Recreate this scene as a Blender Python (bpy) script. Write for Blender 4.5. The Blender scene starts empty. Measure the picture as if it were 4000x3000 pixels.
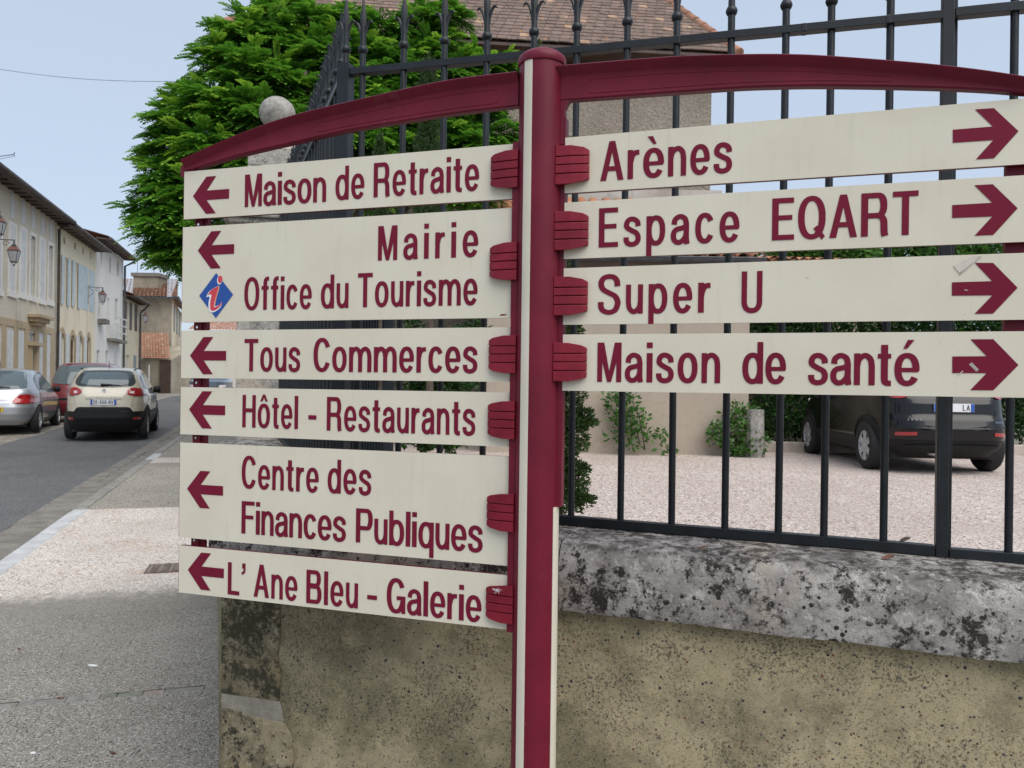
import bpy, bmesh, math, random
import numpy as np
from mathutils import Vector, Matrix
random.seed(7); rng = np.random.default_rng(7)
PI = math.pi
SC = bpy.context.scene
COL = SC.collection

# ---------------------------------------------------------------- camera
F = 3111.0            # focal length in pixels of the 4000 px wide photograph (28 mm equivalent)
ROLL = 0.013
EYE = 1.65
cd = bpy.data.cameras.new('camera'); cam = bpy.data.objects.new('camera', cd); COL.objects.link(cam)
cd.lens = 28.0; cd.sensor_width = 36.0; cd.sensor_fit = 'HORIZONTAL'
cd.clip_start = 0.05; cd.clip_end = 3000
c_, s_ = math.cos(ROLL), math.sin(ROLL)
cam.matrix_world = Matrix(((c_, -s_, 0, 0), (0, 0, -1, 0), (s_, c_, 0, EYE), (0, 0, 0, 1)))
cd.dof.use_dof = True; cd.dof.focus_distance = 2.25; cd.dof.aperture_fstop = 13.0
SC.camera = cam

# ---------------------------------------------------------------- sky, sun, exposure
w = bpy.data.worlds.new("World"); SC.world = w; w.use_nodes = True
nt = w.node_tree; bg = nt.nodes['Background']
sky = nt.nodes.new('ShaderNodeTexSky'); sky.sky_type = 'NISHITA'; sky.sun_disc = False
SUN_EL, SUN_AZ = math.radians(54), math.radians(146)     # azimuth clockwise from +Y: behind and to the right of the viewer
sky.sun_elevation = SUN_EL; sky.sun_rotation = SUN_AZ
sky.air_density = 1.0; sky.dust_density = 2.0; sky.ozone_density = 1.0; sky.altitude = 150
SKY_MIX = 0.72
mix = nt.nodes.new('ShaderNodeMix'); mix.data_type = 'RGBA'; mix.inputs[0].default_value = SKY_MIX
mix.inputs[7].default_value = (4.75, 5.5, 6.6, 1)           # thin high cloud veil over the blue
nt.links.new(sky.outputs[0], mix.inputs[6]); nt.links.new(mix.outputs[2], bg.inputs[0])
bg.inputs[1].default_value = 0.10
sd = bpy.data.lights.new('sun', 'SUN'); sun = bpy.data.objects.new('sun', sd); COL.objects.link(sun)
sd.energy = 2.05; sd.angle = math.radians(60); sd.color = (1.0, 0.95, 0.87)
sdir = Vector((math.sin(SUN_AZ)*math.cos(SUN_EL), math.cos(SUN_AZ)*math.cos(SUN_EL), math.sin(SUN_EL)))
sun.rotation_euler = sdir.to_track_quat('Z', 'Y').to_euler(); sun.location = (0, 0, 30)
SC.view_settings.view_transform = 'Standard'; SC.view_settings.look = 'None'
SC.view_settings.exposure = 0.5; SC.view_settings.gamma = 1.0

# ---------------------------------------------------------------- measuring helpers
def ray(u, v):
    du, dv = u-2000.0, v-1500.0
    return Vector(((du+ROLL*dv)/F, 1.0, -(dv-ROLL*du)/F))
EYEP = Vector((0, 0, EYE))
def at(u, v, Y): return EYEP + ray(u, v)*Y
def hit(u, v, p, n):
    r = ray(u, v); return EYEP + r*((Vector(p)-EYEP).dot(n)/r.dot(n))
TH = math.radians(16.3); ST, CT = math.sin(TH), math.cos(TH)
def gz(s): return 0.018*min(s, 45.0)
def W(s, lat, h=0.0):                     # street frame: s metres along the street, lat metres to its left
    return Vector((-s*ST-lat*CT, s*CT-lat*ST, gz(s)+h))

# ---------------------------------------------------------------- object helpers
def tag(o, label=None, cat=None, group=None, kind=None):
    if label: o['label'] = label
    if cat: o['category'] = cat
    if group: o['group'] = group
    if kind: o['kind'] = kind
    return o
def empty(name, loc=(0, 0, 0), rz=0.0, label=None, cat=None, group=None):
    o = bpy.data.objects.new(name, None); COL.objects.link(o); o.empty_display_size = 0.1
    o.location = loc; o.rotation_euler = (0, 0, rz)
    return tag(o, label, cat, group)
def link(name, me, mat, parent=None, loc=None):
    o = bpy.data.objects.new(name, me); COL.objects.link(o)
    if mat is not None and len(me.materials) == 0: me.materials.append(mat)
    if parent is not None: o.parent = parent
    if loc is not None: o.location = loc
    return o
def copy_tree(o, parent=None):
    c = o.copy(); COL.objects.link(c)
    if parent is not None: c.parent = parent
    for ch in list(o.children): copy_tree(ch, c)
    return c
class MB:
    def __init__(s): s.v = []; s.f = []
    def poly(s, pts):
        b = len(s.v); s.v += [tuple(p) for p in pts]; s.f.append(tuple(range(b, b+len(pts)))); return s
    def box(s, lo, hi, M=None):
        b = len(s.v); x0, y0, z0 = lo; x1, y1, z1 = hi
        P = [(x0,y0,z0),(x1,y0,z0),(x1,y1,z0),(x0,y1,z0),(x0,y0,z1),(x1,y0,z1),(x1,y1,z1),(x0,y1,z1)]
        if M is not None: P = [tuple(M @ Vector(p)) for p in P]
        s.v += P; s.f += [tuple(b+i for i in q) for q in ((0,3,2,1),(4,5,6,7),(0,1,5,4),(1,2,6,5),(2,3,7,6),(3,0,4,7))]; return s
    def hexa(s, P):          # 4 bottom points, 4 top points
        b = len(s.v); s.v += [tuple(p) for p in P]
        s.f += [tuple(b+i for i in q) for q in ((0,3,2,1),(4,5,6,7),(0,1,5,4),(1,2,6,5),(2,3,7,6),(3,0,4,7))]; return s
    def prism(s, pts, d):    # planar outline pts, extruded by vector d
        b = len(s.v); n = len(pts); d = Vector(d); s.v += [tuple(p) for p in pts]+[tuple(Vector(p)+d) for p in pts]
        s.f.append(tuple(b+i for i in range(n))[::-1]); s.f.append(tuple(b+n+i for i in range(n)))
        for i in range(n): j = (i+1) % n; s.f.append((b+i, b+j, b+n+j, b+n+i))
        return s
    def tube(s, path, rad, n=8, cap=True):
        path = [Vector(p) for p in path]; rr = rad if isinstance(rad, (list, tuple)) else [rad]*len(path)
        rings = []; up = Vector((0, 0, 1)); prev = None
        for i, p in enumerate(path):
            a = path[max(i-1, 0)]; c = path[min(i+1, len(path)-1)]; t = (c-a)
            t = t.normalized() if t.length > 1e-9 else Vector((0, 0, 1))
            if prev is None:
                x = t.cross(up)
                if x.length < 1e-3: x = Vector((1, 0, 0))
            else:
                x = prev - t*prev.dot(t)
            x.normalize(); y = t.cross(x); prev = x
            b = len(s.v); rings.append(b)
            for k in range(n):
                a_ = 2*PI*k/n; s.v.append(tuple(p + (x*math.cos(a_)+y*math.sin(a_))*rr[i]))
        for a, b in zip(rings, rings[1:]):
            for k in range(n): s.f.append((a+k, a+(k+1) % n, b+(k+1) % n, b+k))
        if cap: s.f.append(tuple(rings[0]+k for k in range(n))[::-1]); s.f.append(tuple(rings[-1]+k for k in range(n)))
        return s
    def lathe(s, prof, n=16, M=None, cap=True):     # prof: (radius, height) about z
        rings = []
        for r, z in prof:
            rings.append(len(s.v))
            for k in range(n):
                p = Vector((r*math.cos(2*PI*k/n), r*math.sin(2*PI*k/n), z)); s.v.append(tuple(M @ p if M is not None else p))
        for a, b in zip(rings, rings[1:]):
            for k in range(n): s.f.append((a+k, a+(k+1) % n, b+(k+1) % n, b+k))
        if cap: s.f.append(tuple(rings[0]+k for k in range(n))[::-1]); s.f.append(tuple(rings[-1]+k for k in range(n)))
        return s
    def grid(s, P):          # P[i][j] points
        b = len(s.v); n = len(P); m = len(P[0])
        for r in P: s.v += [tuple(p) for p in r]
        for i in range(n-1):
            for j in range(m-1): s.f.append((b+i*m+j, b+i*m+j+1, b+(i+1)*m+j+1, b+(i+1)*m+j))
        return s
    def mesh(s, name, off=(0, 0, 0), smooth=None, fix=True):
        me = bpy.data.meshes.new(name); o = Vector(off)
        me.from_pydata([(x-o.x, y-o.y, z-o.z) for x, y, z in s.v], [], s.f)
        if fix:
            bm = bmesh.new(); bm.from_mesh(me); bmesh.ops.recalc_face_normals(bm, faces=bm.faces); bm.to_mesh(me); bm.free()
        if smooth is not None:
            me.polygons.foreach_set('use_smooth', [True]*len(me.polygons))
            if smooth < 3: me.set_sharp_from_angle(angle=smooth)
        me.update(); return me
    def build(s, name, mat, parent=None, world=False, smooth=None, fix=True, bevel=0, **k):
        off = parent.location if (world and parent is not None) else (0, 0, 0)
        me = s.mesh(name, off, smooth, fix); o = link(name, me, mat, parent)
        if bevel:
            m = o.modifiers.new('bevel', 'BEVEL'); m.width = bevel; m.segments = 2; m.limit_method = 'ANGLE'; m.angle_limit = 0.7
        return tag(o, **k) if k else o

# ---------------------------------------------------------------- materials
def newmat(name):
    m = bpy.data.materials.new(name); m.use_nodes = True; nt = m.node_tree
    return m, nt, nt.nodes['Principled BSDF']
class NG:
    def __init__(s, nt, local=False):
        s.nt = nt
        if local: s.pos = s.n('ShaderNodeTexCoord').outputs['Object']
        else: s.pos = s.n('ShaderNodeNewGeometry').outputs['Position']
    def n(s, t, **k):
        x = s.nt.nodes.new(t)
        for a, b in k.items(): setattr(x, a, b)
        return x
    def l(s, a, b): s.nt.links.new(a, b)
    def put(s, sock, v):
        if hasattr(v, 'default_value') or hasattr(v, 'is_linked'): s.l(v, sock)
        else: sock.default_value = v
    def mapv(s, scale):
        m = s.n('ShaderNodeMapping'); s.l(s.pos, m.inputs[0]); m.inputs['Scale'].default_value = scale; return m.outputs[0]
    def noise(s, sc, det=4, rough=.6, vec=None, dist=0):
        x = s.n('ShaderNodeTexNoise'); x.inputs['Scale'].default_value = sc; x.inputs['Detail'].default_value = det
        x.inputs['Roughness'].default_value = rough; x.inputs['Distortion'].default_value = dist
        s.l(vec if vec is not None else s.pos, x.inputs['Vector']); return x.outputs[0]
    def vor(s, sc, feat='F1', out='Distance', vec=None, rnd=1):
        x = s.n('ShaderNodeTexVoronoi', feature=feat); x.inputs['Scale'].default_value = sc; x.inputs['Randomness'].default_value = rnd
        s.l(vec if vec is not None else s.pos, x.inputs['Vector']); return x.outputs[out]
    def ramp(s, v, a, b, inv=False):
        x = s.n('ShaderNodeMapRange'); x.clamp = True; x.interpolation_type = 'SMOOTHSTEP'
        s.l(v, x.inputs[0]); x.inputs[1].default_value = a; x.inputs[2].default_value = b
        x.inputs[3].default_value = 1 if inv else 0; x.inputs[4].default_value = 0 if inv else 1; return x.outputs[0]
    def math(s, op, a, b):
        x = s.n('ShaderNodeMath', operation=op); s.put(x.inputs[0], a); s.put(x.inputs[1], b); return x.outputs[0]
    def mix(s, f, a, b, mode='MIX'):
        x = s.n('ShaderNodeMix', data_type='RGBA', blend_type=mode)
        s.put(x.inputs[0], f)
        for i, c in ((6, a), (7, b)):
            if isinstance(c, tuple): x.inputs[i].default_value = (*c[:3], 1)
            else: s.l(c, x.inputs[i])
        return x.outputs[2]
    def bump(s, h, strength, dist, prev=None):
        x = s.n('ShaderNodeBump'); x.inputs['Strength'].default_value = strength; x.inputs['Distance'].default_value = dist
        s.l(h, x.inputs['Height'])
        if prev is not None: s.l(prev, x.inputs['Normal'])
        return x.outputs[0]
def plain(name, col, rough=.6, metal=0, var=.12, vs=3.0, bump=0, bs=60, spec=.5, coat=0, rel=0, chips=False):
    """a painted or natural surface with a little tone variation and relief"""
    m, nt, p = newmat(name); g = NG(nt)
    a = g.noise(vs, 5, .65)
    dk = tuple(c*(1-var*1.6) for c in col); lt = tuple(min(1, c*(1+var)) for c in col)
    c = g.mix(g.ramp(a, .3, .7), dk, lt)
    if rel: c = g.mix(g.ramp(g.noise(vs*14, 3, .7), .35, .7), c, tuple(x*(1-rel) for x in col))
    g.l(c, p.inputs['Base Color']); p.inputs['Roughness'].default_value = rough; p.inputs['Metallic'].default_value = metal
    p.inputs['Specular IOR Level'].default_value = spec; p.inputs['Coat Weight'].default_value = coat; p.inputs['Coat Roughness'].default_value = .08
    if chips:
        ch = g.math('MULTIPLY', g.ramp(g.vor(38), .045, .06, inv=True), g.ramp(g.noise(5.5), .60, .64))
        sm = g.math('MULTIPLY', g.ramp(g.noise(7, 5, .7, vec=g.mapv((1, 1, .35))), .58, .75), .22)
        c = g.mix(sm, c, (.30, .20, .19)); g.l(g.mix(g.math('MULTIPLY', ch, .6), c, (.50, .40, .38)), p.inputs['Base Color'])
    if bump: g.l(g.bump(g.noise(bs, 4, .7), .6, bump), p.inputs['Normal'])
    return m
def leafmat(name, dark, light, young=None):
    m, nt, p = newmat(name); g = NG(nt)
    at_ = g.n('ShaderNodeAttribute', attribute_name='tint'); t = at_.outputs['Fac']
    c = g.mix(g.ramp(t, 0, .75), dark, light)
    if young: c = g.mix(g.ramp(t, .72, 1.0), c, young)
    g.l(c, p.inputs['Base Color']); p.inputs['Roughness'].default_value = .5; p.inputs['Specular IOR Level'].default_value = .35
    tr = g.n('ShaderNodeBsdfTranslucent'); g.l(g.mix(.5, c, c, 'MULTIPLY') if False else c, tr.inputs[0])
    ad = g.n('ShaderNodeMixShader'); ad.inputs[0].default_value = .35
    g.l(p.outputs[0], ad.inputs[1]); g.l(tr.outputs[0], ad.inputs[2]); g.l(ad.outputs[0], nt.nodes['Material Output'].inputs[0])
    return m
def glassmat(name, col, rough=.03):
    m, nt, p = newmat(name)
    p.inputs['Base Color'].default_value = (*col, 1); p.inputs['Roughness'].default_value = rough; p.inputs['Specular IOR Level'].default_value = .5
    return m
M = {}
M['maroon'] = plain('maroon_enamel', (.150, .0095, .026), .42, var=.12, vs=5, bump=.0002, bs=400, spec=.25, chips=True)
M['maroon2'] = plain('maroon_cast_clamp', (.215, .012, .027), .40, var=.16, vs=9, spec=.28, chips=True, bump=.0006, bs=300)
M['maroon_print'] = plain('maroon_print', (.170, .0105, .032), .5, var=.05, vs=4, spec=.15)
M['blue_print'] = plain('blue_print', (.012, .075, .33), .45, var=.04)
M['red_print'] = plain('red_print', (.62, .05, .075), .45, var=.04)
M['white_print'] = plain('white_print', (.8, .8, .8), .45, var=.03)
M['orange_print'] = plain('orange_print', (.75, .3, .12), .45, var=.03)
def cream():
    m, nt, p = newmat('cream_panel'); g = NG(nt)
    c = g.mix(g.ramp(g.noise(5, 5, .6), .3, .7), (.66, .61, .49), (.70, .65, .535))
    st = g.noise(9, 3, .5, vec=g.mapv((6, 6, .6)))
    c = g.mix(g.math('MULTIPLY', g.ramp(st, .55, .8), .18), c, (.44, .40, .33))
    sp = g.ramp(g.vor(55, vec=None), .05, .09, inv=True)
    c = g.mix(g.math('MULTIPLY', g.math('MULTIPLY', sp, g.ramp(g.noise(7), .52, .62)), .55), c, (.33, .30, .25))
    c = g.mix(g.ramp(g.noise(420, 2, .7), .58, .8), c, (.52, .48, .40))
    g.l(c, p.inputs['Base Color']); p.inputs['Roughness'].default_value = .5; p.inputs['Specular IOR Level'].default_value = .35
    return m
M['cream'] = cream()
M['iron'] = plain('dark_painted_iron', (.013, .017, .021), .42, var=.3, vs=12, bump=.0008, bs=180, rel=.3, spec=.38)
def render_wall():
    m, nt, p = newmat('sandy_render'); g = NG(nt)
    big = g.noise(2.6, 6, .65); mid = g.noise(14, 5, .7)
    c = g.mix(g.ramp(big, .32, .68), (.355, .298, .18), (.49, .415, .265))
    c = g.mix(g.math('MULTIPLY', g.ramp(mid, .45, .7), .45), c, (.60, .50, .31))
    # algae and soot in soft clouds, thickest near the corner of the wall
    sx = g.n('ShaderNodeSeparateXYZ'); g.l(g.pos, sx.inputs[0])
    side = g.ramp(sx.outputs[0], -1.2, .9, inv=True)
    al = g.math('ADD', g.noise(1.9, 7, .72), g.math('MULTIPLY', side, .085))
    c = g.mix(g.math('MULTIPLY', g.ramp(al, .45, .64), .85), c, (.185, .162, .098))
    grain = g.noise(120, 4, .85)
    thick = g.ramp(g.math('ADD', grain, g.math('MULTIPLY', g.ramp(g.noise(4.5, 5, .7), .35, .7), .10)), .56, .66)
    c = g.mix(g.math('MULTIPLY', thick, .9), c, (.080, .070, .048))
    sp2 = g.math('MULTIPLY', g.ramp(g.noise(75, 4, .85), .54, .60), g.ramp(g.math('ADD', g.noise(3.3, 6, .75), g.math('MULTIPLY', side, .06)), .50, .62))
    c = g.mix(g.math('MULTIPLY', sp2, .8), c, (.095, .084, .056))
    c = g.mix(g.math('MULTIPLY', g.ramp(g.noise(210, 3, .8), .56, .68), .5), c, (.62, .55, .38))
    for sc, th, lo, hi, col in ((30, .17, .57, .61, (.040, .044, .055)), (52, .20, .55, .59, (.07, .062, .055)), (45, .2, .60, .64, (.18, .07, .035)), (60, .11, .58, .62, (.66, .66, .62))):
        v = g.ramp(g.math('ADD', g.vor(sc), g.math('MULTIPLY', g.noise(sc*5, 2), .06)), th-.02, th+.03, inv=True)
        gate = g.ramp(g.noise(sc*.55, 1, .4), lo, hi)
        c = g.mix(g.math('MULTIPLY', v, gate), c, col)
    g.l(c, p.inputs['Base Color']); p.inputs['Roughness'].default_value = .92; p.inputs['Specular IOR Level'].default_value = .2
    b = g.bump(g.noise(190, 4, .8), .8, .004); b = g.bump(big, .5, .02, b)
    g.l(b, p.inputs['Normal']); return m
M['render'] = render_wall()
def lichen_stone(name, a, b, dark, amount=.55, blk=True, scale=1.0, warm=(1.0, .88, .74), ochre=0):
    m, nt, p = newmat(name); g = NG(nt)
    c = g.mix(g.ramp(g.noise(9*scale, 8, .72), .34, .66), a, b)
    c = g.mix(g.math('MULTIPLY', g.ramp(g.noise(3.2*scale, 6, .7), .48, .68), .85), c, tuple(x*.55 for x in a))
    c = g.mix(g.math('MULTIPLY', g.ramp(g.noise(24*scale, 6, .78), .54, .62), .65), c, tuple(min(1, x*1.35) for x in b))
    c = g.mix(g.math('MULTIPLY', g.ramp(g.noise(13*scale, 6, .75, dist=.4), .56, .60), .55), c, tuple(x*.62 for x in a))
    c = g.mix(g.math('MULTIPLY', g.ramp(g.noise(2.1*scale, 3), .54, .66), .6), c, tuple(x*y for x, y in zip(b, warm)))
    if ochre:
        c = g.mix(g.math('MULTIPLY', g.ramp(g.noise(20*scale, 4, .7), .60, .68), ochre), c, (.38, .24, .06))
        c = g.mix(g.math('MULTIPLY', g.ramp(g.noise(34*scale, 4, .7), .64, .68), .8), c, (.46, .44, .38))
    if blk:
        n = g.noise(25*scale, 9, .8, dist=.2); bigm = g.noise(5.0*scale, 5, .6)
        s = g.math('ADD', n, g.math('MULTIPLY', bigm, .40))
        c = g.mix(g.math('MULTIPLY', g.ramp(s, amount+.255, amount+.30), .5), c, tuple(x*1.9 for x in dark))
        c = g.mix(g.ramp(s, amount+.305, amount+.335), c, dark)
        for k, (vs, th, lo) in enumerate(((15, .20, .49), (27, .22, .47), (48, .22, .50))):
            v = g.ramp(g.math('ADD', g.vor(vs*scale), g.math('MULTIPLY', g.noise(vs*5*scale, 4, .8), .22)), th+.05, th+.08, inv=True)
            c = g.mix(g.math('MULTIPLY', v, g.ramp(g.noise((4+3*k)*scale, 2), lo, lo+.06)), c, dark)
    c = g.mix(g.math('MULTIPLY', g.ramp(g.noise(240*scale, 3, .8), .52, .66), .5), c, tuple(x*.45 for x in a))
    g.l(c, p.inputs['Base Color']); p.inputs['Roughness'].default_value = .93; p.inputs['Specular IOR Level'].default_value = .15
    h = g.bump(g.noise(160*scale, 5, .8), .8, .004/scale); h = g.bump(g.noise(22*scale, 6, .7), .7, .014/scale, h)
    g.l(h, p.inputs['Normal']); return m
def coping_mat():
    m = lichen_stone('lichened_coping', (.32, .297, .278), (.53, .50, .47), (.040, .033, .031), .435)
    nt = m.node_tree; p = nt.nodes['Principled BSDF']; g = NG(nt)
    src = p.inputs['Base Color'].links[0].from_socket
    # grey-brown crust where rain lies: on the flat top of the stone
    nrm = g.n('ShaderNodeSeparateXYZ'); g.l(g.n('ShaderNodeNewGeometry').outputs['Normal'], nrm.inputs[0])
    f = g.math('MULTIPLY', g.ramp(nrm.outputs[2], .45, .95), g.ramp(g.noise(19, 7, .78), .42, .62))
    g.l(g.mix(f, src, (.080, .072, .064)), p.inputs['Base Color']); return m
M['coping'] = coping_mat()
M['quoin'] = lichen_stone('mossy_quoin', (.19, .16, .10), (.31, .26, .17), (.062, .056, .036), .375, ochre=.7)
M['quoin2'] = lichen_stone('pale_quoin', (.28, .235, .15), (.40, .34, .23), (.05, .046, .034), .44, ochre=.3)
M['pillar'] = lichen_stone('weathered_pillar_stone', (.30, .285, .26), (.43, .41, .375), (.10, .095, .085), .50, scale=.9)
M['mortar'] = plain('lime_mortar', (.33, .30, .235), .95, var=.2, vs=20, bump=.003, bs=120, rel=.3)
def gravel(name, a, b, dk, lt, sc=70, stain=None, bumpd=.006, fade=None):
    m, nt, p = newmat(name); g = NG(nt)
    c = g.mix(g.ramp(g.noise(1.3, 5, .65), .35, .65), a, b)
    cell = g.n('ShaderNodeSeparateColor'); g.l(g.vor(sc, out='Color'), cell.inputs[0])
    c = g.mix(g.math('MULTIPLY', g.ramp(cell.outputs[0], .0, 1.0), .62), c, dk)
    c = g.mix(g.ramp(cell.outputs[1], .80, .84), c, lt)
    c = g.mix(g.ramp(cell.outputs[2], .90, .92), c, tuple(x*.35 for x in dk))
    c = g.mix(g.math('MULTIPLY', g.ramp(g.noise(.45, 4, .6), .48, .66), .35), c, tuple(x*.72 for x in a))
    if stain: c = g.mix(g.math('MULTIPLY', g.math('MULTIPLY', g.ramp(g.noise(2.0, 3), .52, .62), g.ramp(g.noise(26, 6, .8), .52, .6)), .8), c, stain)
    if fade:      # soft noisy edge of the painted sun patch, blending along the street direction
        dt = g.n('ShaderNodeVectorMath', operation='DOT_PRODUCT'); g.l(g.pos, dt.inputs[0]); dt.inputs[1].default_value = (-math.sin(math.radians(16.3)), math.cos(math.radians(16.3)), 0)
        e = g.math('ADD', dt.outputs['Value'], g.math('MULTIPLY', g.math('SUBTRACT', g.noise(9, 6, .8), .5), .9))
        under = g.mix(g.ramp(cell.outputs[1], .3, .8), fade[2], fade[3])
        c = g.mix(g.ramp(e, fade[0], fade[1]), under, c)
    g.l(c, p.inputs['Base Color']); p.inputs['Roughness'].default_value = .95; p.inputs['Specular IOR Level'].default_value = .2
    g.l(g.bump(g.vor(sc), 1.0, bumpd), p.inputs['Normal']); return m
M['pave'] = gravel('grey_aggregate_pavement', (.25, .232, .20), (.30, .28, .245), (.195, .178, .155), (.42, .405, .38), 150, bumpd=.003)
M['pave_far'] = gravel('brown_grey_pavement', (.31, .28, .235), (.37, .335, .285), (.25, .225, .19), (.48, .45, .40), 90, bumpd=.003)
M['pave_sunlit'] = gravel('sun_patch_gravel', (.62, .545, .485), (.70, .625, .56), (.50, .43, .375), (.82, .78, .74), 90, stain=(.42, .24, .11), fade=(6.05, 6.5, (.225, .208, .18), (.30, .28, .25)))  # warm sun patch on the pavement, its light put into the gravel colour
M['court'] = gravel('pale_pink_court_gravel', (.54, .445, .395), (.60, .505, .455), (.33, .26, .225), (.74, .68, .64), 62)
M['asphalt'] = gravel('road_asphalt', (.125, .127, .132), (.155, .155, .156), (.105, .105, .108), (.24, .24, .24), 130, bumpd=.003)
M['gutter'] = plain('gutter_stone', (.24, .22, .19), .9, var=.25, vs=4, bump=.006, bs=40, rel=.35)
M['kerb'] = plain('worn_kerb_concrete', (.31, .295, .265), .9, var=.22, vs=5, bump=.004, bs=60, rel=.25)
M['kerb_sunlit'] = plain('sunlit_kerb_concrete', (.50, .50, .50), .85, var=.12, vs=6, bump=.003, bs=60)  # kerb inside the sun patch, sunlight painted in as a whiter tone
M['cobble'] = plain('old_paving_stone', (.30, .27, .23), .92, var=.3, vs=3, bump=.01, bs=25, rel=.35)
def roughcast():
    m, nt, p = newmat('roughcast'); g = NG(nt)
    c = g.mix(g.ramp(g.noise(.8, 6, .65), .35, .65), (.28, .245, .20), (.37, .33, .275))
    c = g.mix(g.math('MULTIPLY', g.ramp(g.vor(11), .0, .5), .45), c, (.20, .175, .145))
    c = g.mix(g.math('MULTIPLY', g.ramp(g.noise(20, 4, .8), .5, .62), .5), c, (.15, .13, .11))
    g.l(c, p.inputs['Base Color']); p.inputs['Roughness'].default_value = .97; p.inputs['Specular IOR Level'].default_value = .1
    g.l(g.bump(g.vor(19, feat='SMOOTH_F1'), .9, .022), p.inputs['Normal']); return m
M['roughcast'] = roughcast()
def facade(name, a, b, grime=.5, dirt=(.22, .19, .15)):
    m, nt, p = newmat(name); g = NG(nt)
    c = g.mix(g.ramp(g.noise(.7, 6, .7), .3, .7), a, b)
    st = g.noise(1.2, 4, .6, vec=g.mapv((1.5, 1.5, .22)))
    c = g.mix(g.math('MULTIPLY', g.ramp(st, .5, .72), grime), c, dirt)
    c = g.mix(g.math('MULTIPLY', g.ramp(g.noise(9, 5, .75), .52, .68), .25), c, dirt)
    g.l(c, p.inputs['Base Color']); p.inputs['Roughness'].default_value = .93; p.inputs['Specular IOR Level'].default_value = .15
    g.l(g.bump(g.noise(24, 4, .7), .4, .01), p.inputs['Normal']); return m
M['fac_a'] = facade('ochre_plaster', (.58, .52, .41), (.68, .615, .50), .32)
M['fac_b'] = facade('cream_plaster', (.78, .68, .50), (.84, .75, .58), .22)
M['fac_c'] = facade('white_plaster', (.74, .71, .66), (.80, .78, .74), .25, (.4, .38, .34))
M['fac_d'] = facade('yellowed_plaster', (.56, .50, .37), (.66, .59, .45), .4)
M['fac_e'] = facade('rubble_stone_gable', (.27, .235, .18), (.42, .37, .29), .5)
M['fac_court'] = facade('taupe_plaster', (.40, .335, .27), (.43, .365, .30), .08)
M['fac_white'] = facade('limewash_remains', (.55, .52, .48), (.42, .38, .33), .5)
M['stone_trim'] = facade('sandstone_trim', (.44, .34, .215), (.52, .42, .285), .4)
M['white_wood'] = plain('white_painted_wood', (.66, .66, .64), .6, var=.12, vs=4, rel=.12)
M['blue_wood'] = plain('pale_blue_shutter', (.50, .58, .62), .6, var=.08, vs=3)
M['brown_wood'] = plain('brown_shutter', (.075, .045, .035), .6, var=.2, vs=3)
M['grey_wood'] = plain('grey_shutter', (.22, .25, .26), .6, var=.1, vs=3)
M['door_wood'] = plain('oak_door', (.13, .085, .045), .6, var=.2, vs=3)
M['win_glass'] = glassmat('window_glass', (.05, .055, .06))
M['dark_room'] = plain('dark_opening', (.02, .018, .016), .9)
M['zinc'] = plain('zinc_gutter', (.085, .09, .10), .5, metal=.3, var=.2, vs=4)
M['rust_zinc'] = plain('grey_brown_gutter', (.075, .06, .055), .6, var=.3, vs=3)
def tilemat(name, a, b, c3, grime, lich=(.60, .25, .05)):
    m, nt, p = newmat(name); g = NG(nt)
    oi = g.n('ShaderNodeAttribute', attribute_name='tint').outputs['Fac']; ob = g.n('ShaderNodeObjectInfo').outputs['Random']
    r = g.math('FRACT', g.math('ADD', oi, ob), 0)
    c = g.mix(g.ramp(r, 0, .85), a, b); c = g.mix(g.ramp(r, .93, .95), c, c3)
    c = g.mix(g.math('MULTIPLY', g.ramp(g.noise(5, 6, .75), .45, .62), .75), c, grime)
    c = g.mix(g.ramp(g.math('ADD', g.vor(2.6), g.math('MULTIPLY', g.noise(30, 4), .1)), .10, .14, inv=True), c, lich)
    c = g.mix(g.math('MULTIPLY', g.ramp(g.vor(9), .07, .10, inv=True), g.ramp(g.noise(1.7, 2), .5, .6)), c, (.42, .42, .39))
    g.l(c, p.inputs['Base Color']); p.inputs['Roughness'].default_value = .9; p.inputs['Specular IOR Level'].default_value = .15
    g.l(g.bump(g.noise(40, 4, .7), .6, .01), p.inputs['Normal']); return m
M['flat_tile'] = tilemat('old_flat_tile', (.19, .135, .11), (.245, .175, .145), (.44, .29, .20), (.125, .10, .09))
M['hip_tile'] = tilemat('hip_tile', (.36, .17, .11), (.42, .22, .15), (.46, .26, .18), (.2, .14, .1))
M['canal_tile'] = tilemat('canal_tile', (.42, .17, .085), (.50, .24, .14), (.55, .36, .25), (.24, .18, .14))
M['canal_far'] = tilemat('weathered_canal_tile', (.22, .105, .065), (.30, .145, .09), (.36, .22, .15), (.13, .09, .07))
M['leaf'] = leafmat('locust_leaf', (.042, .135, .016), (.13, .33, .03), (.33, .54, .055))
M['leaf_dark'] = leafmat('evergreen_leaf', (.010, .032, .008), (.035, .10, .016), (.10, .22, .03))
M['leaf_thuja'] = leafmat('thuja_leaf', (.028, .055, .018), (.075, .125, .035), (.19, .17, .05))
M['leaf_cyp'] = leafmat('cypress_leaf', (.030, .065, .018), (.055, .105, .028), (.09, .15, .04))
M['leaf_vine'] = leafmat('jasmine_leaf', (.035, .11, .02), (.09, .21, .04), (.50, .52, .40))
M['leaf_pale'] = leafmat('bamboo_leaf', (.06, .16, .03), (.13, .28, .05), (.22, .36, .08))
M['bark'] = plain('bark', (.09, .068, .05), .95, var=.3, vs=12, bump=.01, bs=50)
M['tyre'] = plain('tyre_rubber', (.018, .018, .019), .85, var=.1, vs=10)
M['rim'] = plain('alloy_rim', (.62, .63, .65), .3, metal=.35, var=.05)
M['black_plastic'] = plain('black_plastic', (.013, .013, .014), .55, var=.1, spec=.25)
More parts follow.
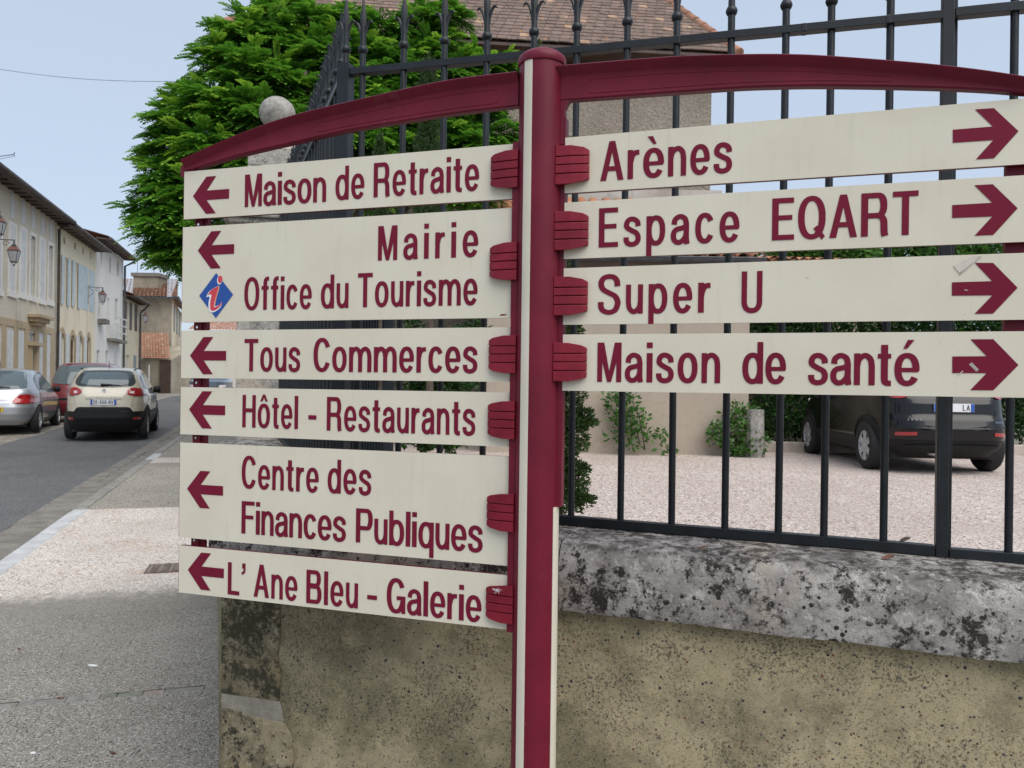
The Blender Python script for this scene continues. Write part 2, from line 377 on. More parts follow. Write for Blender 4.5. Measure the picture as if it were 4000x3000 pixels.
M['car_glass'] = glassmat('car_glass', (.045, .055, .06), .02)
M['car_glass2'] = glassmat('tinted_car_glass', (.10, .13, .145), .05)
M['tail_red'] = plain('tail_lamp_red', (.33, .008, .012), .15, var=.1, coat=1)
M['tail_clear'] = plain('tail_lamp_clear', (.65, .55, .55), .1, coat=1, var=.05)
M['chrome'] = plain('chrome', (.75, .76, .78), .15, metal=1, var=.03)
M['plate_white'] = plain('plate_white', (.72, .73, .75), .5, var=.03)
M['plate_yellow'] = plain('plate_yellow', (.60, .40, .05), .5, var=.03)
M['plate_blue'] = plain('plate_blue', (.02, .09, .42), .5, var=.03)
M['ink'] = plain('black_ink', (.02, .02, .02), .5, var=.02)
M['tape'] = plain('old_sticky_tape', (.58, .53, .46), .25, var=.1, vs=30)
def paint(name, col, metal=0.0, rough=.35):
    m, nt, p = newmat(name); g = NG(nt, local=True)
    c = g.mix(g.ramp(g.noise(1.5, 3), .3, .7), tuple(x*.96 for x in col), col)
    g.l(c, p.inputs['Base Color']); p.inputs['Metallic'].default_value = metal; p.inputs['Roughness'].default_value = rough
    p.inputs['Coat Weight'].default_value = 1; p.inputs['Coat Roughness'].default_value = .04; return m
M['p_cream'] = paint('ivory_car_paint', (.52, .475, .375)); M['p_silver'] = paint('silver_car_paint', (.42, .44, .47), .55, .38)
M['p_red'] = paint('dark_red_car_paint', (.17, .012, .022)); M['p_black'] = paint('black_car_paint', (.004, .004, .005), 0, .25); M['p_black'].node_tree.nodes['Principled BSDF'].inputs['Coat Weight'].default_value = .35; M['p_black'].node_tree.nodes['Principled BSDF'].inputs['Specular IOR Level'].default_value = .3
M['p_blue'] = paint('dark_blue_car_paint', (.03, .05, .08))
# ---------------------------------------------------------------- lettering: narrow grotesque drawn as strokes
PX, PY = .074, .062
def _cr(pts, n=5):
    P = [np.array(p, float) for p in pts]; out = []
    Q = [2*P[0]-P[1]]+P+[2*P[-1]-P[-2]]
    for i in range(1, len(Q)-2):
        for k in range(n):
            t = k/n; a, b, c, d = Q[i-1], Q[i], Q[i+1], Q[i+2]
            out.append(.5*((2*b)+(-a+c)*t+(2*a-5*b+4*c-d)*t*t+(-a+3*b-3*c+d)*t**3))
    out.append(P[-1]); return out
def _arc(cx, cy, rx, ry, a0, a1, n=26, e=2.25):
    o = []
    for k in range(n+1):
        a = math.radians(a0+(a1-a0)*k/n); c, s = math.cos(a), math.sin(a)
        o.append(np.array((cx+rx*math.copysign(abs(c)**(2/e), c), cy+ry*math.copysign(abs(s)**(2/e), s))))
    return o
def _strip(path, closed=False, px=PX, py=PY):
    n = len(path); L = []; R = []
    for i in range(n):
        if closed: a, b = path[(i-1) % n], path[(i+1) % n]
        else: a, b = path[max(i-1, 0)], path[min(i+1, n-1)]
        t = b-a; t = t/np.hypot(*t); nn = np.array((-t[1], t[0])); h = math.hypot(px*nn[0], py*nn[1])
        L.append(path[i]+nn*h); R.append(path[i]-nn*h)
    return [(L[i], L[(i+1) % n], R[(i+1) % n], R[i]) for i in range(n if closed else n-1)]
def _st(x, y0, y1): return [[(x-PX, y0), (x+PX, y0), (x+PX, y1), (x-PX, y1)]]
def _bar(x0, x1, y, h=PY): return [[(x0, y-h), (x1, y-h), (x1, y+h), (x0, y+h)]]
def _ring(cx, cy, rx, ry): return _strip(_arc(cx, cy, rx, ry, 0, 360, 36)[:-1], True)
XH = .735; XM = XH/2; XR = XM-PY
def glyph(ch):
    """list of layers (each a list of convex pieces) and the ink width"""
    G = lambda *l: list(l)
    bow = lambda x1, yt, yb: _strip([np.array(p, float) for p in ((.05, yt),)]+_arc(x1-.19, (yt+yb)/2, .19-PX, (yt-yb)/2, 90, -90, 16)+[np.array((.05, yb))])
    if ch == 'M': return G([[(0,0),(.13,0),(.13,1),(0,1)]], [[(.49,0),(.62,0),(.62,1),(.49,1)]], [[(.0,1),(.26,0),(.36,0),(.175,1)][::-1]], [[(.445,1),(.26,0),(.36,0),(.62,1)]]), .62
    if ch == 'A': return G([[(0,0),(.15,0),(.36,1),(.225,1)]], [[(.45,0),(.6,0),(.375,1),(.24,1)]], [[(.11,.24),(.49,.24),(.46,.36),(.14,.36)]]), .6
    if ch == 'B': return G(_st(PX,0,1), bow(.53,1-PY,.545), bow(.56,.51,PY)), .56
    if ch == 'C': return G(_strip(_arc(.29,.5,.216,.5-PY+.012,28,332,34))), .56
    if ch == 'E': return G(_st(PX,0,1), _bar(.02,.49,1-.062,.062), _bar(.02,.455,.53,.058), _bar(.02,.5,.062,.062)), .5
    if ch == 'F': return G(_st(PX,0,1), _bar(.02,.47,1-.062,.062), _bar(.02,.43,.51,.058)), .47
    if ch == 'G': return G(_strip(_arc(.295,.5,.222,.5-PY+.012,30,345,34)), _bar(.32,.595,.44,.058), [[(.47,0),(.595,0),(.595,.48),(.47,.48)]]), .595
    if ch == 'H': return G(_st(PX,0,1), _st(.57-PX,0,1), _bar(.05,.52,.53,.06)), .57
    if ch == 'L': return G(_st(PX,0,1), _bar(.02,.46,.062,.062)), .46
    if ch == 'O': return G(_ring(.305,.5,.305-PX,.5-PY+.014)), .61
    if ch == 'P': return G(_st(PX,0,1), bow(.55,1-PY,.43)), .55
    if ch == 'Q': return G(_ring(.305,.5,.305-PX,.5-PY+.014), [[(.34,.24),(.43,.31),(.60,.05),(.53,-.03)]]), .61
    if ch == 'R': return G(_st(PX,0,1), bow(.55,1-PY,.475), _strip(_cr([(.33,.475),(.42,.45),(.475,.36),(.485,.2),(.49,.08),(.51,0)]))), .58
    if ch == 'S': return G(_strip(_cr([(.495,.70),(.478,.84),(.40,.93),(.285,.955),(.155,.925),(.082,.83),(.082,.72),(.14,.62),(.285,.535),(.43,.455),(.498,.34),(.50,.24),(.44,.10),(.29,.042),(.14,.085),(.078,.18),(.072,.31)]))), .575
    if ch == 'T': return G(_st(.265,0,.95), _bar(0,.53,1-.062,.062)), .53
    if ch == 'U': return G(_strip([np.array((PX,1.))]+_arc(.28,.27,.28-PX,.27-PY+.01,180,360,20)+[np.array((.56-PX,1.))])), .56
    o = lambda cx=.26: _ring(cx, XM, .26-PX, XR+.012)
    arch = lambda x0, x1, y=0.: _strip(_cr([(x0,.44),(x0+.05,.60),(x0+(x1-x0)*.55,XH-PY+.012),(x1-.035,.60),(x1,.44)])+[np.array((x1,y))])
    if ch == 'a': return G(_strip(_cr([(.085,.49),(.11,.61),(.235,XH-PY+.012),(.375,.63),(.418,.50)])+[np.array((.418,.14)),np.array((.44,.0))]), _strip(_cr([(.418,.44),(.30,.40),(.15,.365),(.075,.28),(.08,.13),(.17,.05),(.29,.07),(.39,.17),(.418,.28)]))), .50
    if ch == 'b': return G(_st(PX,0,1), o()), .52
    if ch == 'd': return G(_st(.52-PX,0,1), o()), .52
    if ch == 'p': return G(_st(PX,-.27,XH), o()), .52
    if ch == 'q': return G(_st(.52-PX,-.27,XH), o()), .52
    if ch == 'o': return G(o()), .52
    if ch == 'c': return G(_strip(_arc(.25,XM,.25-PX,XR+.012,30,330,30))), .48
    if ch == 'e': return G(_strip(_arc(.26,XM,.26-PX,XR+.012,-4,328,32)), _bar(.07,.50,XM-.01,.050)), .52
    if ch == 'f': return G(_strip([np.array((.15,0.)),np.array((.15,.78))]+_cr([(.15,.80),(.165,.90),(.22,.945),(.30,.95)])[1:]), _bar(0,.29,.67,.055)), .30
    if ch == 'i': return G(_st(PX,0,XH), _st(PX,.86,1)), 2*PX
    if ch == 'l': return G(_st(PX,0,1)), 2*PX
    if ch == 'm': return G(_st(PX,0,XH), arch(PX,.40), arch(.40,.73)), .80
    if ch == 'n': return G(_st(PX,0,XH), arch(PX,.425)), .50
    if ch == 'r': return G(_st(PX,0,XH), _strip(_cr([(PX,.40),(.12,.57),(.20,.655),(.31,.665)]))), .31
    if ch == 's':
        P = [(.40,.50),(.385,.60),(.31,.665),(.22,.685),(.13,.655),(.08,.575),(.09,.48),(.22,.395),(.36,.32),(.405,.20),(.36,.09),(.235,.045),(.12,.075),(.072,.15),(.068,.23)]
        return G(_strip(_cr(P))), .475
    if ch == 't': return G(_strip([np.array((.14,.93)),np.array((.14,.18))]+_cr([(.14,.16),(.155,.08),(.20,.05),(.28,.05)])[1:]), _bar(0,.28,.67,.055)), .29
    if ch == 'u': return G(_st(.50-PX,0,XH), [tuple(np.array((.50,XH))-p for p in q) for q in arch(PX,.425,0.)]), .50
    if ch == '-': return G(_bar(0,.26,.37,.065)), .26
    if ch == "'": return G([[(.02,.84),(.15,.84),(.15,1),(.02,1)]], _strip(_cr([(.112,.86),(.105,.76),(.05,.70),(.0,.69)]), px=.04, py=.04)), .15
    if ch == 'è': l, w_ = glyph('e'); return l+[[[(.10,1.04),(.24,1.04),(.33,.84),(.25,.84)]]], w_
    if ch == 'é': l, w_ = glyph('e'); return l+[[[(.26,.84),(.18,.84),(.27,1.04),(.41,1.04)]]], w_
    if ch == 'ô': l, w_ = glyph('o'); return l+[[[(.10,.81),(.20,.81),(.26,.93),(.26,1.02),(.21,1.02)]], [[(.42,.81),(.32,.81),(.26,.93),(.26,1.02),(.31,1.02)]]], w_
    raise KeyError(ch)
NARROW = dict(a=.89, s=.90, o=.93, n=.89, e=.90, d=.92, b=.92, p=.90, q=.92, u=.86, m=.92, c=.91, r=.95)
def word(mb, text, x0, x1, z0, H, y, thick=.0006, skew=0.0):
    """letters between x0 and x1 on baseline z0, cap height H, standing at depth y (towards -y is the viewer)"""
    if not text: return
    gl = [([[[(p[0]*NARROW.get(c, 1), p[1]) for p in q] for q in l] for l in g[0]], g[1]*NARROW.get(c, 1)) for c, g in ((c, glyph(c)) for c in text)]; tot = sum(g[1] for g in gl)*H
    nat = tot + .085*H*(len(gl)-1); sx = 1.0
    if len(gl) > 1:
        gap = (x1-x0-tot)/(len(gl)-1)
        if gap < .045*H: sx = (x1-x0)/nat; gap = .085*H*sx
    else: gap = 0; sx = (x1-x0)/tot
    x = x0
    for layers, wd in gl:
        for k, lay in enumerate(layers):
            yy = y - .00012*k
            for q in lay:
                mb.poly([(x+p[0]*H*sx, yy-thick, z0+p[1]*H) for p in q])
        x += wd*H*sx+gap
# ================================================================ THE DIRECTION SIGN
AL = math.atan(F/9550.0)
SIGN_POS = Vector((0.0697, 2.147, 0.0)); SIGN_POS.z = 0.03
sx_, sy_ = math.cos(AL), math.sin(AL)
E_R = Vector((sx_, -sy_, 0)); E_N = Vector((sy_, sx_, 0))       # right along the boards, away from the viewer
def S(u, v, y=-.012):
    p = hit(u, v, SIGN_POS+E_N*y, E_N) - SIGN_POS
    return p.dot(E_R), p.z
sign = empty('direction_sign', SIGN_POS, -AL, 'maroon and cream signpost with ten direction boards on both sides of a round post', 'signpost')
R = .0615
m = MB(); m.lathe([(R-.0015, -.1), (R-.0015, S(2117, 232)[1]-.012)], 48); m.build('post', M['maroon'], sign, smooth=.6)
zc = S(2117, 232)[1]
m = MB(); m.lathe([(R+.002, zc-.016), (R+.0035, zc-.012), (R+.0035, zc), (R+.001, zc+.006), (R*.8, zc+.017), (R*.5, zc+.026), (R*.22, zc+.030), (.006, zc+.0305), (.003, zc+.0290)], 48)
m.build('post_cap', M['maroon'], sign, smooth=.9)
# cream inlay strips let into the post (angle measured about its axis, 0 = towards the viewer's left of the front)
def strip(a0, a1, z0, z1, name='inlay_strip', mat='cream', rr=R, lip=.0035):
    m = MB(); n = 8; out = [(rr*math.sin(a), -rr*math.cos(a)) for a in np.linspace(a0, a1, n)]; inn = [((rr-lip)*math.sin(a), -(rr-lip)*math.cos(a)) for a in np.linspace(a1, a0, n)]
    m.prism([(x, y, z0) for x, y in out+inn], (0, 0, z1-z0)); return m.build(name, M[mat], sign, smooth=.5)
ztop = zc-.016
VA = math.atan2(-.0, 1)
strip(math.radians(-50+18), math.radians(-26+18), -.05, ztop)
z_sl = S(2170, 1980)[1]
strip(math.radians(46+18), math.radians(80+18), -.05, z_sl)
# maroon slot profile above the right inlay, where the board arms hook in
m = MB(); m.box((R-.018, -.012, z_sl), (R+.010, -.006, zc-.16)); m.box((R+.004, -.006, z_sl), (R+.010, .02, zc-.16)); m.build('slot_profile', M['maroon'], sign, bevel=.001)
m = MB(); m.box((-R-.010, -.026, S(1990, 2464)[1]), (-R+.016, -.019, S(2010, 560)[1])); m.box((-R-.010, -.019, S(1990, 2464)[1]), (-R-.004, .02, S(2010, 560)[1])); m.build('slot_profile', M['maroon'], sign, bevel=.001)
m = MB(); m.lathe([(.11, -.03), (.11, .012), (.10, .02), (R+.004, .022), (R+.004, .05)], 32); m.build('base_collar', M['maroon'], sign, smooth=.6)

def board(px, label, right=False):
    pts = [S(*p) for p in px]       # TL TR BR BL
    x0 = (pts[0][0]+pts[3][0])/2; x1 = (pts[1][0]+pts[2][0])/2; zt = (pts[0][1]+pts[1][1])/2; zb = (pts[2][1]+pts[3][1])/2
    if right: x1 = x0+1.083
    m = MB(); m.box((x0, -.0125, zb), (x1, -.0105, zt)); b = m.build('board', M['cream'], sign); b['label'] = label
    k = MB(); ex = .008 if not right else .0
    k.box((x0-.0035 if not right else x0, -.0104, zb+.001), (x1+.007 if not right else x1+.004, .008, zt-.001))
    k.build('board_tray', M['maroon'], b, bevel=.001)
    return b, x0, x1, zb, zt
YP = -.0131
def letters(b, words):
    for t, (ul, vl), (ur, vr), H in words:
        m = MB(); a = S(ul, vl); c = S(ur, vr); z = (a[1]+c[1])/2
        word(m, t, a[0], c[0], z, H, YP); m.build('word', M['maroon_print'], b, fix=False)
def arrow(b, px, pts=None):
    m = MB(); q = [S(u, v) for u, v in px]
    m.poly([(x, YP-.0005, z) for x, z in q]); o = m.build('arrow', M['maroon_print'], b)
    me = o.data; bm = bmesh.new(); bm.from_mesh(me); bmesh.ops.triangulate(bm, faces=bm.faces, ngon_method='EAR_CLIP'); bm.to_mesh(me); bm.free()
def larrow(b, u, v):    # tip position in the photograph; all left arrows are one size
    tx, tz = S(u, v); sh = [(0, 0), (.0495, .0575), (.086, .0575), (.0515, .0145), (.134, .0145), (.134, -.015), (.0515, -.015), (.086, -.0575), (.0495, -.0575)]
    m = MB(); m.poly([(tx+a, YP-.0005, tz+c) for a, c in sh]); o = m.build('arrow', M['maroon_print'], b)
    bm = bmesh.new(); bm.from_mesh(o.data); bmesh.ops.triangulate(bm, faces=bm.faces, ngon_method='EAR_CLIP'); bm.to_mesh(o.data); bm.free()
def Z(v): return v
CH = .0985
b1, *_ = board([(722,676),(2002,557),(2002,772),(717,861)], 'board reading Maison de Retraite')
letters(b1, [('Maison', (957,811), (1275,787), CH), ('de', (1311,783), (1424,775), CH), ('Retraite', (1460,772), (1872,744), CH)]); larrow(b1, 755, 767)
b2, *_ = board([(716,892),(2000,807.6),(1994,1240),(710,1260.5)], 'tall board reading Mairie and Office du Tourisme')
letters(b2, [('Mairie', (1477,1020), (1868.6,1001), CH), ('Office', (955,1212), (1218.6,1206), CH), ('du', (1254,1205), (1362,1203), CH), ('Tourisme', (1398,1201.5), (1865.8,1191), CH)]); larrow(b2, 774, 979)
m = MB(); m.poly([(S(u, v)[0], YP-.0006, S(u, v)[1]) for u, v in ((845.7,1066.6),(912,1151),(844.4,1242.5),(779.7,1155.7))]); m.poly([(S(1952+a, v)[0], YP, S(1952+a, v)[1]) for a, v in ((5,1227.5),(29,1226.5),(22,1232.5),(0,1233.5))])
lg = MB(); lg.v = m.v[:4]; lg.f = [(0, 1, 2, 3)]; logo = lg.build('information_logo', M['blue_print'], b2)
tk = MB(); tk.poly([m.v[i] for i in (4, 5, 6, 7)]); tk.build('print_mark', M['maroon_print'], b2)
def blob(pts, mat, d, name):
    mm = MB(); q = _cr([S(650+x/2.2125, 550+y/2.2125) for x, y in pts+[pts[0]]], 5)[:-1]
    mm.poly([(p[0], YP-.0007-d, p[1]) for p in q]); o = mm.build(name, M[mat], b2)
    bm = bmesh.new(); bm.from_mesh(o.data); bmesh.ops.triangulate(bm, faces=bm.faces, ngon_method='EAR_CLIP'); bm.to_mesh(o.data); bm.free()
blob([(347,1352),(372,1305),(425,1268),(462,1262),(440,1345),(424,1425),(455,1420),(484,1396),(470,1440),(425,1476),(388,1482),(370,1455),(368,1400),(376,1350)], 'white_print', .0001, 'logo_shadow')
blob([(360,1335),(385,1296),(425,1270),(456,1264),(433,1340),(414,1430),(440,1432),(484,1398),(468,1432),(425,1466),(392,1468),(382,1440),(384,1385),(392,1330)], 'red_print', .0002, 'logo_letter')
blob([(456,1266),(462,1264),(440,1345),(424,1424),(416,1430),(432,1345)], 'orange_print', .0003, 'logo_edge')
blob([(452,1172),(470,1166),(484,1180),(486,1205),(476,1232),(462,1244),(446,1232),(442,1200)], 'white_print', .0001, 'logo_dot_shadow')
blob([(458,1170),(474,1166),(486,1182),(486,1205),(474,1228),(462,1232),(450,1215),(450,1188)], 'red_print', .0002, 'logo_dot')
b3, *_ = board([(709,1293.5),(1994,1276),(1991,1491.7),(707,1476.6)], 'board reading Tous Commerces')
letters(b3, [('Tous', (955.5,1451), (1173,1452), CH), ('Commerces', (1225,1453), (1865,1456), CH)]); larrow(b3, 743.6, 1389)
b4, *_ = board([(707,1512),(1991,1532.7),(1987,1748),(704,1693.6)], 'board reading Hotel Restaurants')
letters(b4, [('Hôtel', (947.4,1668.7), (1165,1676), CH), ('-', (1205,1678), (1236.6,1679), CH), ('Restaurants', (1277,1681), (1857,1702), CH)]); larrow(b4, 740, 1599)
b5, *_ = board([(704,1726.5),(1987,1784.4),(1984,2214),(700,2095)], 'tall board reading Centre des Finances Publiques')
letters(b5, [('Centre', (944.7,1907), (1245.7,1924), CH), ('des', (1280.5,1925.5), (1450.6,1935), CH), ('Finances', (944,2084.4), (1351.7,2115), CH), ('Publiques', (1390.5,2118), (1885.5,2158), CH)]); larrow(b5, 732, 1908)
b6, *_ = board([(700,2127.8),(1982,2249.6),(1979.6,2464),(698.5,2309)], 'lowest board reading L Ane Bleu Galerie')
letters(b6, [('L', (890.5,2321), (936,2325), CH), ("'", (944,2326), (959,2328), CH), ('Ane', (991.8,2331), (1162.7,2347), CH), ('Bleu', (1197,2353), (1399,2378), CH), ('-', (1434.7,2380), (1473,2386), CH), ('Galerie', (1511,2392), (1881,2430), CH)]); larrow(b6, 735, 2225)
def rboard(tl, bl, tr, br, label): return board([tl, (4000, tr), (4000, br), bl], label, True)
r1, *_ = rboard((2208,538.7), (2206,756.5), 384, 640, 'board reading Arenes')
r2, *_ = rboard((2205,791), (2203,1011), 686, 946, 'board reading Espace EQART')
r3, *_ = rboard((2202,1046), (2200,1267.6), 990.7, 1250, 'board reading Super U with old tape marks')
r4, *_ = rboard((2198.6,1305), (2197,1525.8), 1296, 1553.8, 'board reading Maison de sante')
CR = .1025
letters(r1, [('Arènes', (2345,707), (2859,675), CR)])
letters(r2, [('Espace', (2338.7,967), (2888,945), CR), ('EQART', (3015,939.5), (3585.7,916.5), CR)])
letters(r3, [('Super', (2336,1225.5), (2774.5,1223), CR), ('U', (2895.7,1222), (2977,1221.5), CR)])
letters(r4, [('Maison', (2332.8,1491.5), (2813,1497), CR), ('de', (2899,1498), (3069.7,1500), CR), ('santé', (3157,1502), (3591,1507), CR)])
A5 = lambda L: [(3100+x/2.0733, 300+y/2.0733) for x, y in L]
A7 = lambda L: [(3000+x/2.212, 1000+y/2.212) for x, y in L]
arrow(r1, A5([(1820,442),(1620,255),(1468,266),(1612,404),(1288,430),(1288,536),(1615,514),(1474,671),(1622,661)]))
arrow(r2, A5([(1813,1066),(1612,871),(1462,879),(1607,1021),(1283,1040),(1283,1144),(1607,1132),(1464,1288),(1616,1281)]))
arrow(r3, A7([(2155,275),(1943,60),(1785,60),(1935,218),(1588,228),(1588,343),(1937,340),(1783,500),(1943,498)]))
arrow(r4, A7([(2162,942),(1945,719),(1748,720),(1887,866),(1591,868),(1591,1011),(1887,1012),(1746,1159),(1945,1160)]))
def tape(b, L, d=.0012, f=A7):
    m = MB(); q = [S(u, v) for u, v in f(L)]; m.prism([(x, YP-.0008, z) for x, z in q], (0, -.00025, 0)); m.build('tape', M['tape'], b)
tape(r3, [(1580,95),(1600,85),(1762,8),(1840,2),(1660,160)][1:]); tape(r3, [(1648,152),(1838,0),(1845,6),(1660,163)])
tape(r3, [(1695,290),(1725,294),(1728,300),(1697,298)]); tape(r3, [(1735,935),(1760,920),(1818,982),(1800,1000)]); tape(r3, [(330,186),(352,180),(352,186),(334,192)])
tape(r4, [(1632,1034),(1680,990),(1684,998),(1636,1037)]); tape(r4, [(1735,938),(1758,920),(1818,985),(1798,1000)])

# clamps: each a ribbed cast grip over the board end
def clamp(u0, u1, v0, v1, right):
    a = S(u0, (v0+v1)/2, -.03); c = S(u1, (v0+v1)/2, -.03); H = .1025; zc_ = S((u0+u1)/2, (v0+v1)/2, -.03)[1]
    x0, x1 = a[0], c[0]
    zs = [0, .0285, .0515, .0735, .1025]; m = MB()
    for k in range(4):
        z0 = zc_-H/2+zs[k]+(.0011 if k else 0); z1 = zc_-H/2+zs[k+1]-(.0011 if k < 3 else 0)
        prof = [(0, -.008), (0, -.024), (.012, -.0285), (.045, -.034), (x1-x0, -.036), (x1-x0, .004), (.0, .004)]
        P = [(x0+p, y, 0) for p, y in prof] if not right else [(x1-p, y, 0) for p, y in prof]
        bot = [Vector((x, y, z0)) for x, y, _ in P]; top = [Vector((x, y, z1)) for x, y, _ in P]
        if k in (0, 3):                       # outer corners rounded off
            for i in (0, 1, 2, 6):
                d = .013 if i != 2 else .006
                (bot if k == 0 else top)[i].z += d if k == 0 else -d
        b = len(m.v); n = len(P); m.v += [tuple(p) for p in bot]+[tuple(p) for p in top]
        m.f += [tuple(b+i for i in range(n)), tuple(b+n+i for i in range(n))]+[(b+i, b+(i+1) % n, b+n+(i+1) % n, b+n+i) for i in range(n)]
    w0, w1 = (x0+.0025, x1) if not right else (x0, x1-.0025)
    m.box((w0, -.0225, zc_-H/2+.016), (w1, -.002, zc_+H/2-.016))
    return m.build('clamp', M['maroon2'], sign, bevel=.0016)
for q in ((1913,2024,591,735),(1909,2020,951,1092),(1905,2016,1313,1454.6),(1901,2012,1569,1711),(1897.6,2008,1928,2073.6),(1894,2005,2285.7,2431)): clamp(*q, False)
for q in ((2171,2297,571,714.6),(2167,2293.5,828,972.5),(2164,2291,1083,1229),(2162,2287,1341,1488)): clamp(*q, True)
m = MB(); xg, zg = S(1945, 2305, -.036)
for k in range(26):
    a = random.uniform(0, 2*PI); L = random.uniform(.004, .016); p = Vector((xg+random.uniform(-.004,.004), -.0372, zg+random.uniform(-.003,.003)))
    m.tube([p, p+Vector((math.cos(a)*L, -.002, math.sin(a)*L*.6))], .0003, 3)
m.build('spider_web_tuft', M['white_print'], sign)

# arched top brackets, one each side: web plate, overhanging flange, pressed oval rib
def bracket(up, lo, slot, side):
    U = _cr([S(u, v) for u, v in up], 6); Lo = _cr([S(u, v) for u, v in lo], 6)
    xs = np.linspace(U[0][0], U[-1][0], 44); zu = np.interp(xs if side > 0 else -xs, [p[0] if side > 0 else -p[0] for p in U], [p[1] for p in U])
    zl = np.interp(xs if side > 0 else -xs, [p[0] if side > 0 else -p[0] for p in Lo], [p[1] for p in Lo])
    m = MB(); rows = []
    zu = zu-.0085
    for x, a, b in zip(xs, zu, zl):          # closed section
        rows.append([(x, -.014, b), (x, -.017, b+.004), (x, -.017, a-.024), (x, -.020, a-.018), (x, -.036, a-.006), (x, -.038, a-.001), (x, -.033, a+.002), (x, 0, a+.0045), (x, .030, a+.002), (x, .034, a-.003), (x, .010, a-.016), (x, .008, b), (x, -.014, b)])
    m.grid(rows); m.poly([p for p in rows[0][:-1]]); m.poly([p for p in rows[-1][:-1]])
    br = m.build('arch_bracket', M['maroon'], sign, smooth=.6)
    if slot:
        t0, t1 = slot; n = 40; pts = []
        xa, xb = S(t0, 400)[0], S(t1, 400)[0]
        ia = lambda x: (np.interp(x*side, xs*side if side > 0 else xs*side, zu), np.interp(x*side, xs*side, zl))
        def mid(x, k): a, b = ia(x); a -= .028; return b+.012+(a-b-.012)*k
        path = []
        for x in np.linspace(xa, xb, 14): path.append((x, mid(x, .86)))
        h = (mid(xb, .86)-mid(xb, .05))/2
        for a in np.linspace(60, -60, 5): path.append((xb+(xb-xa)/abs(xb-xa)*h*math.cos(math.radians(a)), (mid(xb, .86)+mid(xb, .05))/2+h*math.sin(math.radians(a))))
        for x in np.linspace(xb, xa, 14): path.append((x, mid(x, .05)))
        h = (mid(xa, .86)-mid(xa, .05))/2
        for a in np.linspace(-60, 60, 5): path.append((xa-(xb-xa)/abs(xb-xa)*h*math.cos(math.radians(a)), (mid(xa, .86)+mid(xa, .05))/2+h*math.sin(math.radians(a))))
        path.append(path[0]); r = MB(); r.tube([(x, -.0168, z) for x, z in path], .0016, 6, cap=False); r.build('pressed_rib', M['maroon'], br, smooth=2)
    return br
lup = [(2028,280),(1742,317),(1417,388),(1149,453),(930,531),(727,620)]
llo = [(2028,415),(1742,450),(1417,502),(1308,523),(1142,560),(937,608),(765,660),(730,670)]
bracket(lup, llo, (1930, 1255), -1)
rup = [(2176,259),(2400,240),(2640,222),(2847,215),(3030,213),(3217,219),(3560,245),(3800,271),(4010,302)]
rlo = [(2176,397),(2203,395),(2486,374),(2856,348),(3030,341),(3217,338),(3560,343),(3818,352),(4010,366)]
bracket(rup, rlo, (2320, 3470), 1)
# fillets where the right bracket meets the post, and end uprights behind the boards
xr, zr = S(2210, 395); m = MB(); m.prism([(xr-.025, -.015, zr+.01), (xr+.02, -.015, zr+.008), (xr+.006, -.015, zr-.006), (xr-.001, -.015, zr-.022), (xr-.002, -.015, zr-.115), (xr-.025, -.015, zr-.115)], (0, .02, 0)); m.build('bracket_foot', M['maroon'], sign)
xl = S(738, 1280)[0]; zb_ = S(738, 2300)[1]; zt_ = S(712, 640)[1]
m = MB(); m.box((xl, .010, zb_+.02), (xl+.028, .034, S(712, 700)[1])); m.box((xl+.028, .016, zb_+.02), (xl+.042, .034, S(712, 700)[1])); m.build('end_upright', M['maroon'], sign, bevel=.001)
x7 = S(706, 640)[0]; m = MB(); m.box((x7, -.012, S(712, 690)[1]), (x7+.045, .012, zt_-.006)); m.build('bracket_end', M['maroon'], sign, bevel=.001)
xl = S(3934, 1280)[0]; m = MB(); m.box((xl, .010, S(3934, 1530)[1]), (xl+.05, .034, S(3934, 380)[1])); m.build('end_upright', M['maroon'], sign, bevel=.001)
for z in [ (S(700, v)[1]) for v in (876, 1277, 1494, 1710, 2111)]:
    m = MB(); m.lathe([(.004, 0), (.004, .003)], 8, Matrix.Translation((S(722, 1280)[0]+.03, .010, z)) @ Matrix.Rotation(PI/2, 4, 'X')); m.build('bolt', M['chrome'], sign)

# ================================================================ THE LOW WALL, ITS COPING AND THE IRON FENCE
AF = math.atan(F/10100.0); K2 = 28806.0
FD = Vector((math.cos(AF), -math.sin(AF), 0)); FN = Vector((math.sin(AF), math.cos(AF), 0))   # right along the fence; away from the viewer
TILT = -.0169                                                                                  # the coping falls to the right
FO = at(2262, 1503, K2/(2262+8100)); FO.z = 0                                                  # fence line origin (bar at u=2262)
def FP(t, d, z): return FO + FD*t - FN*d + Vector((0, 0, z))                                    # d metres in front of the fence plane
def fz(t, z0): return z0 + TILT*t
def ft(u, v=1500, d=0.0):
    p = hit(u, v, FO-FN*d, FN); return (p-FO).dot(FD), p.z
Z_TOP = EYE-.497                                                                               # coping top at t=0
DW, DC = .235, .285
tL = ft(868, 2500, DW)[0]; tR = 3.2
TR = math.radians(20.5); RD = Vector((-math.sin(TR), math.cos(TR), 0))                          # return line, back from the corner post
T_POST = ft(1346, 600)[0]
CP = FP(T_POST, 0, 0)                                                                          # corner post foot
wall = empty('low_wall', FP((tL+tR)/2, 0, 0), 0, 'low sandy rendered wall with mossy corner stones behind the signpost', 'wall')
GW = .0
cor = FP(tL, DW, 0)
L_RET = 3.15
m = MB(); th = .44
def zc_at(t): return Z_TOP-.215+TILT*t
P0 = cor; P1 = FP(tR, DW, 0); P2 = FP(tR, DW-th-.03, 0)
nR = Vector((RD.y, -RD.x, 0))
Pe = cor+RD*L_RET; Pe2 = Pe+nR*th; tc = (P2-FO).dot(FN)
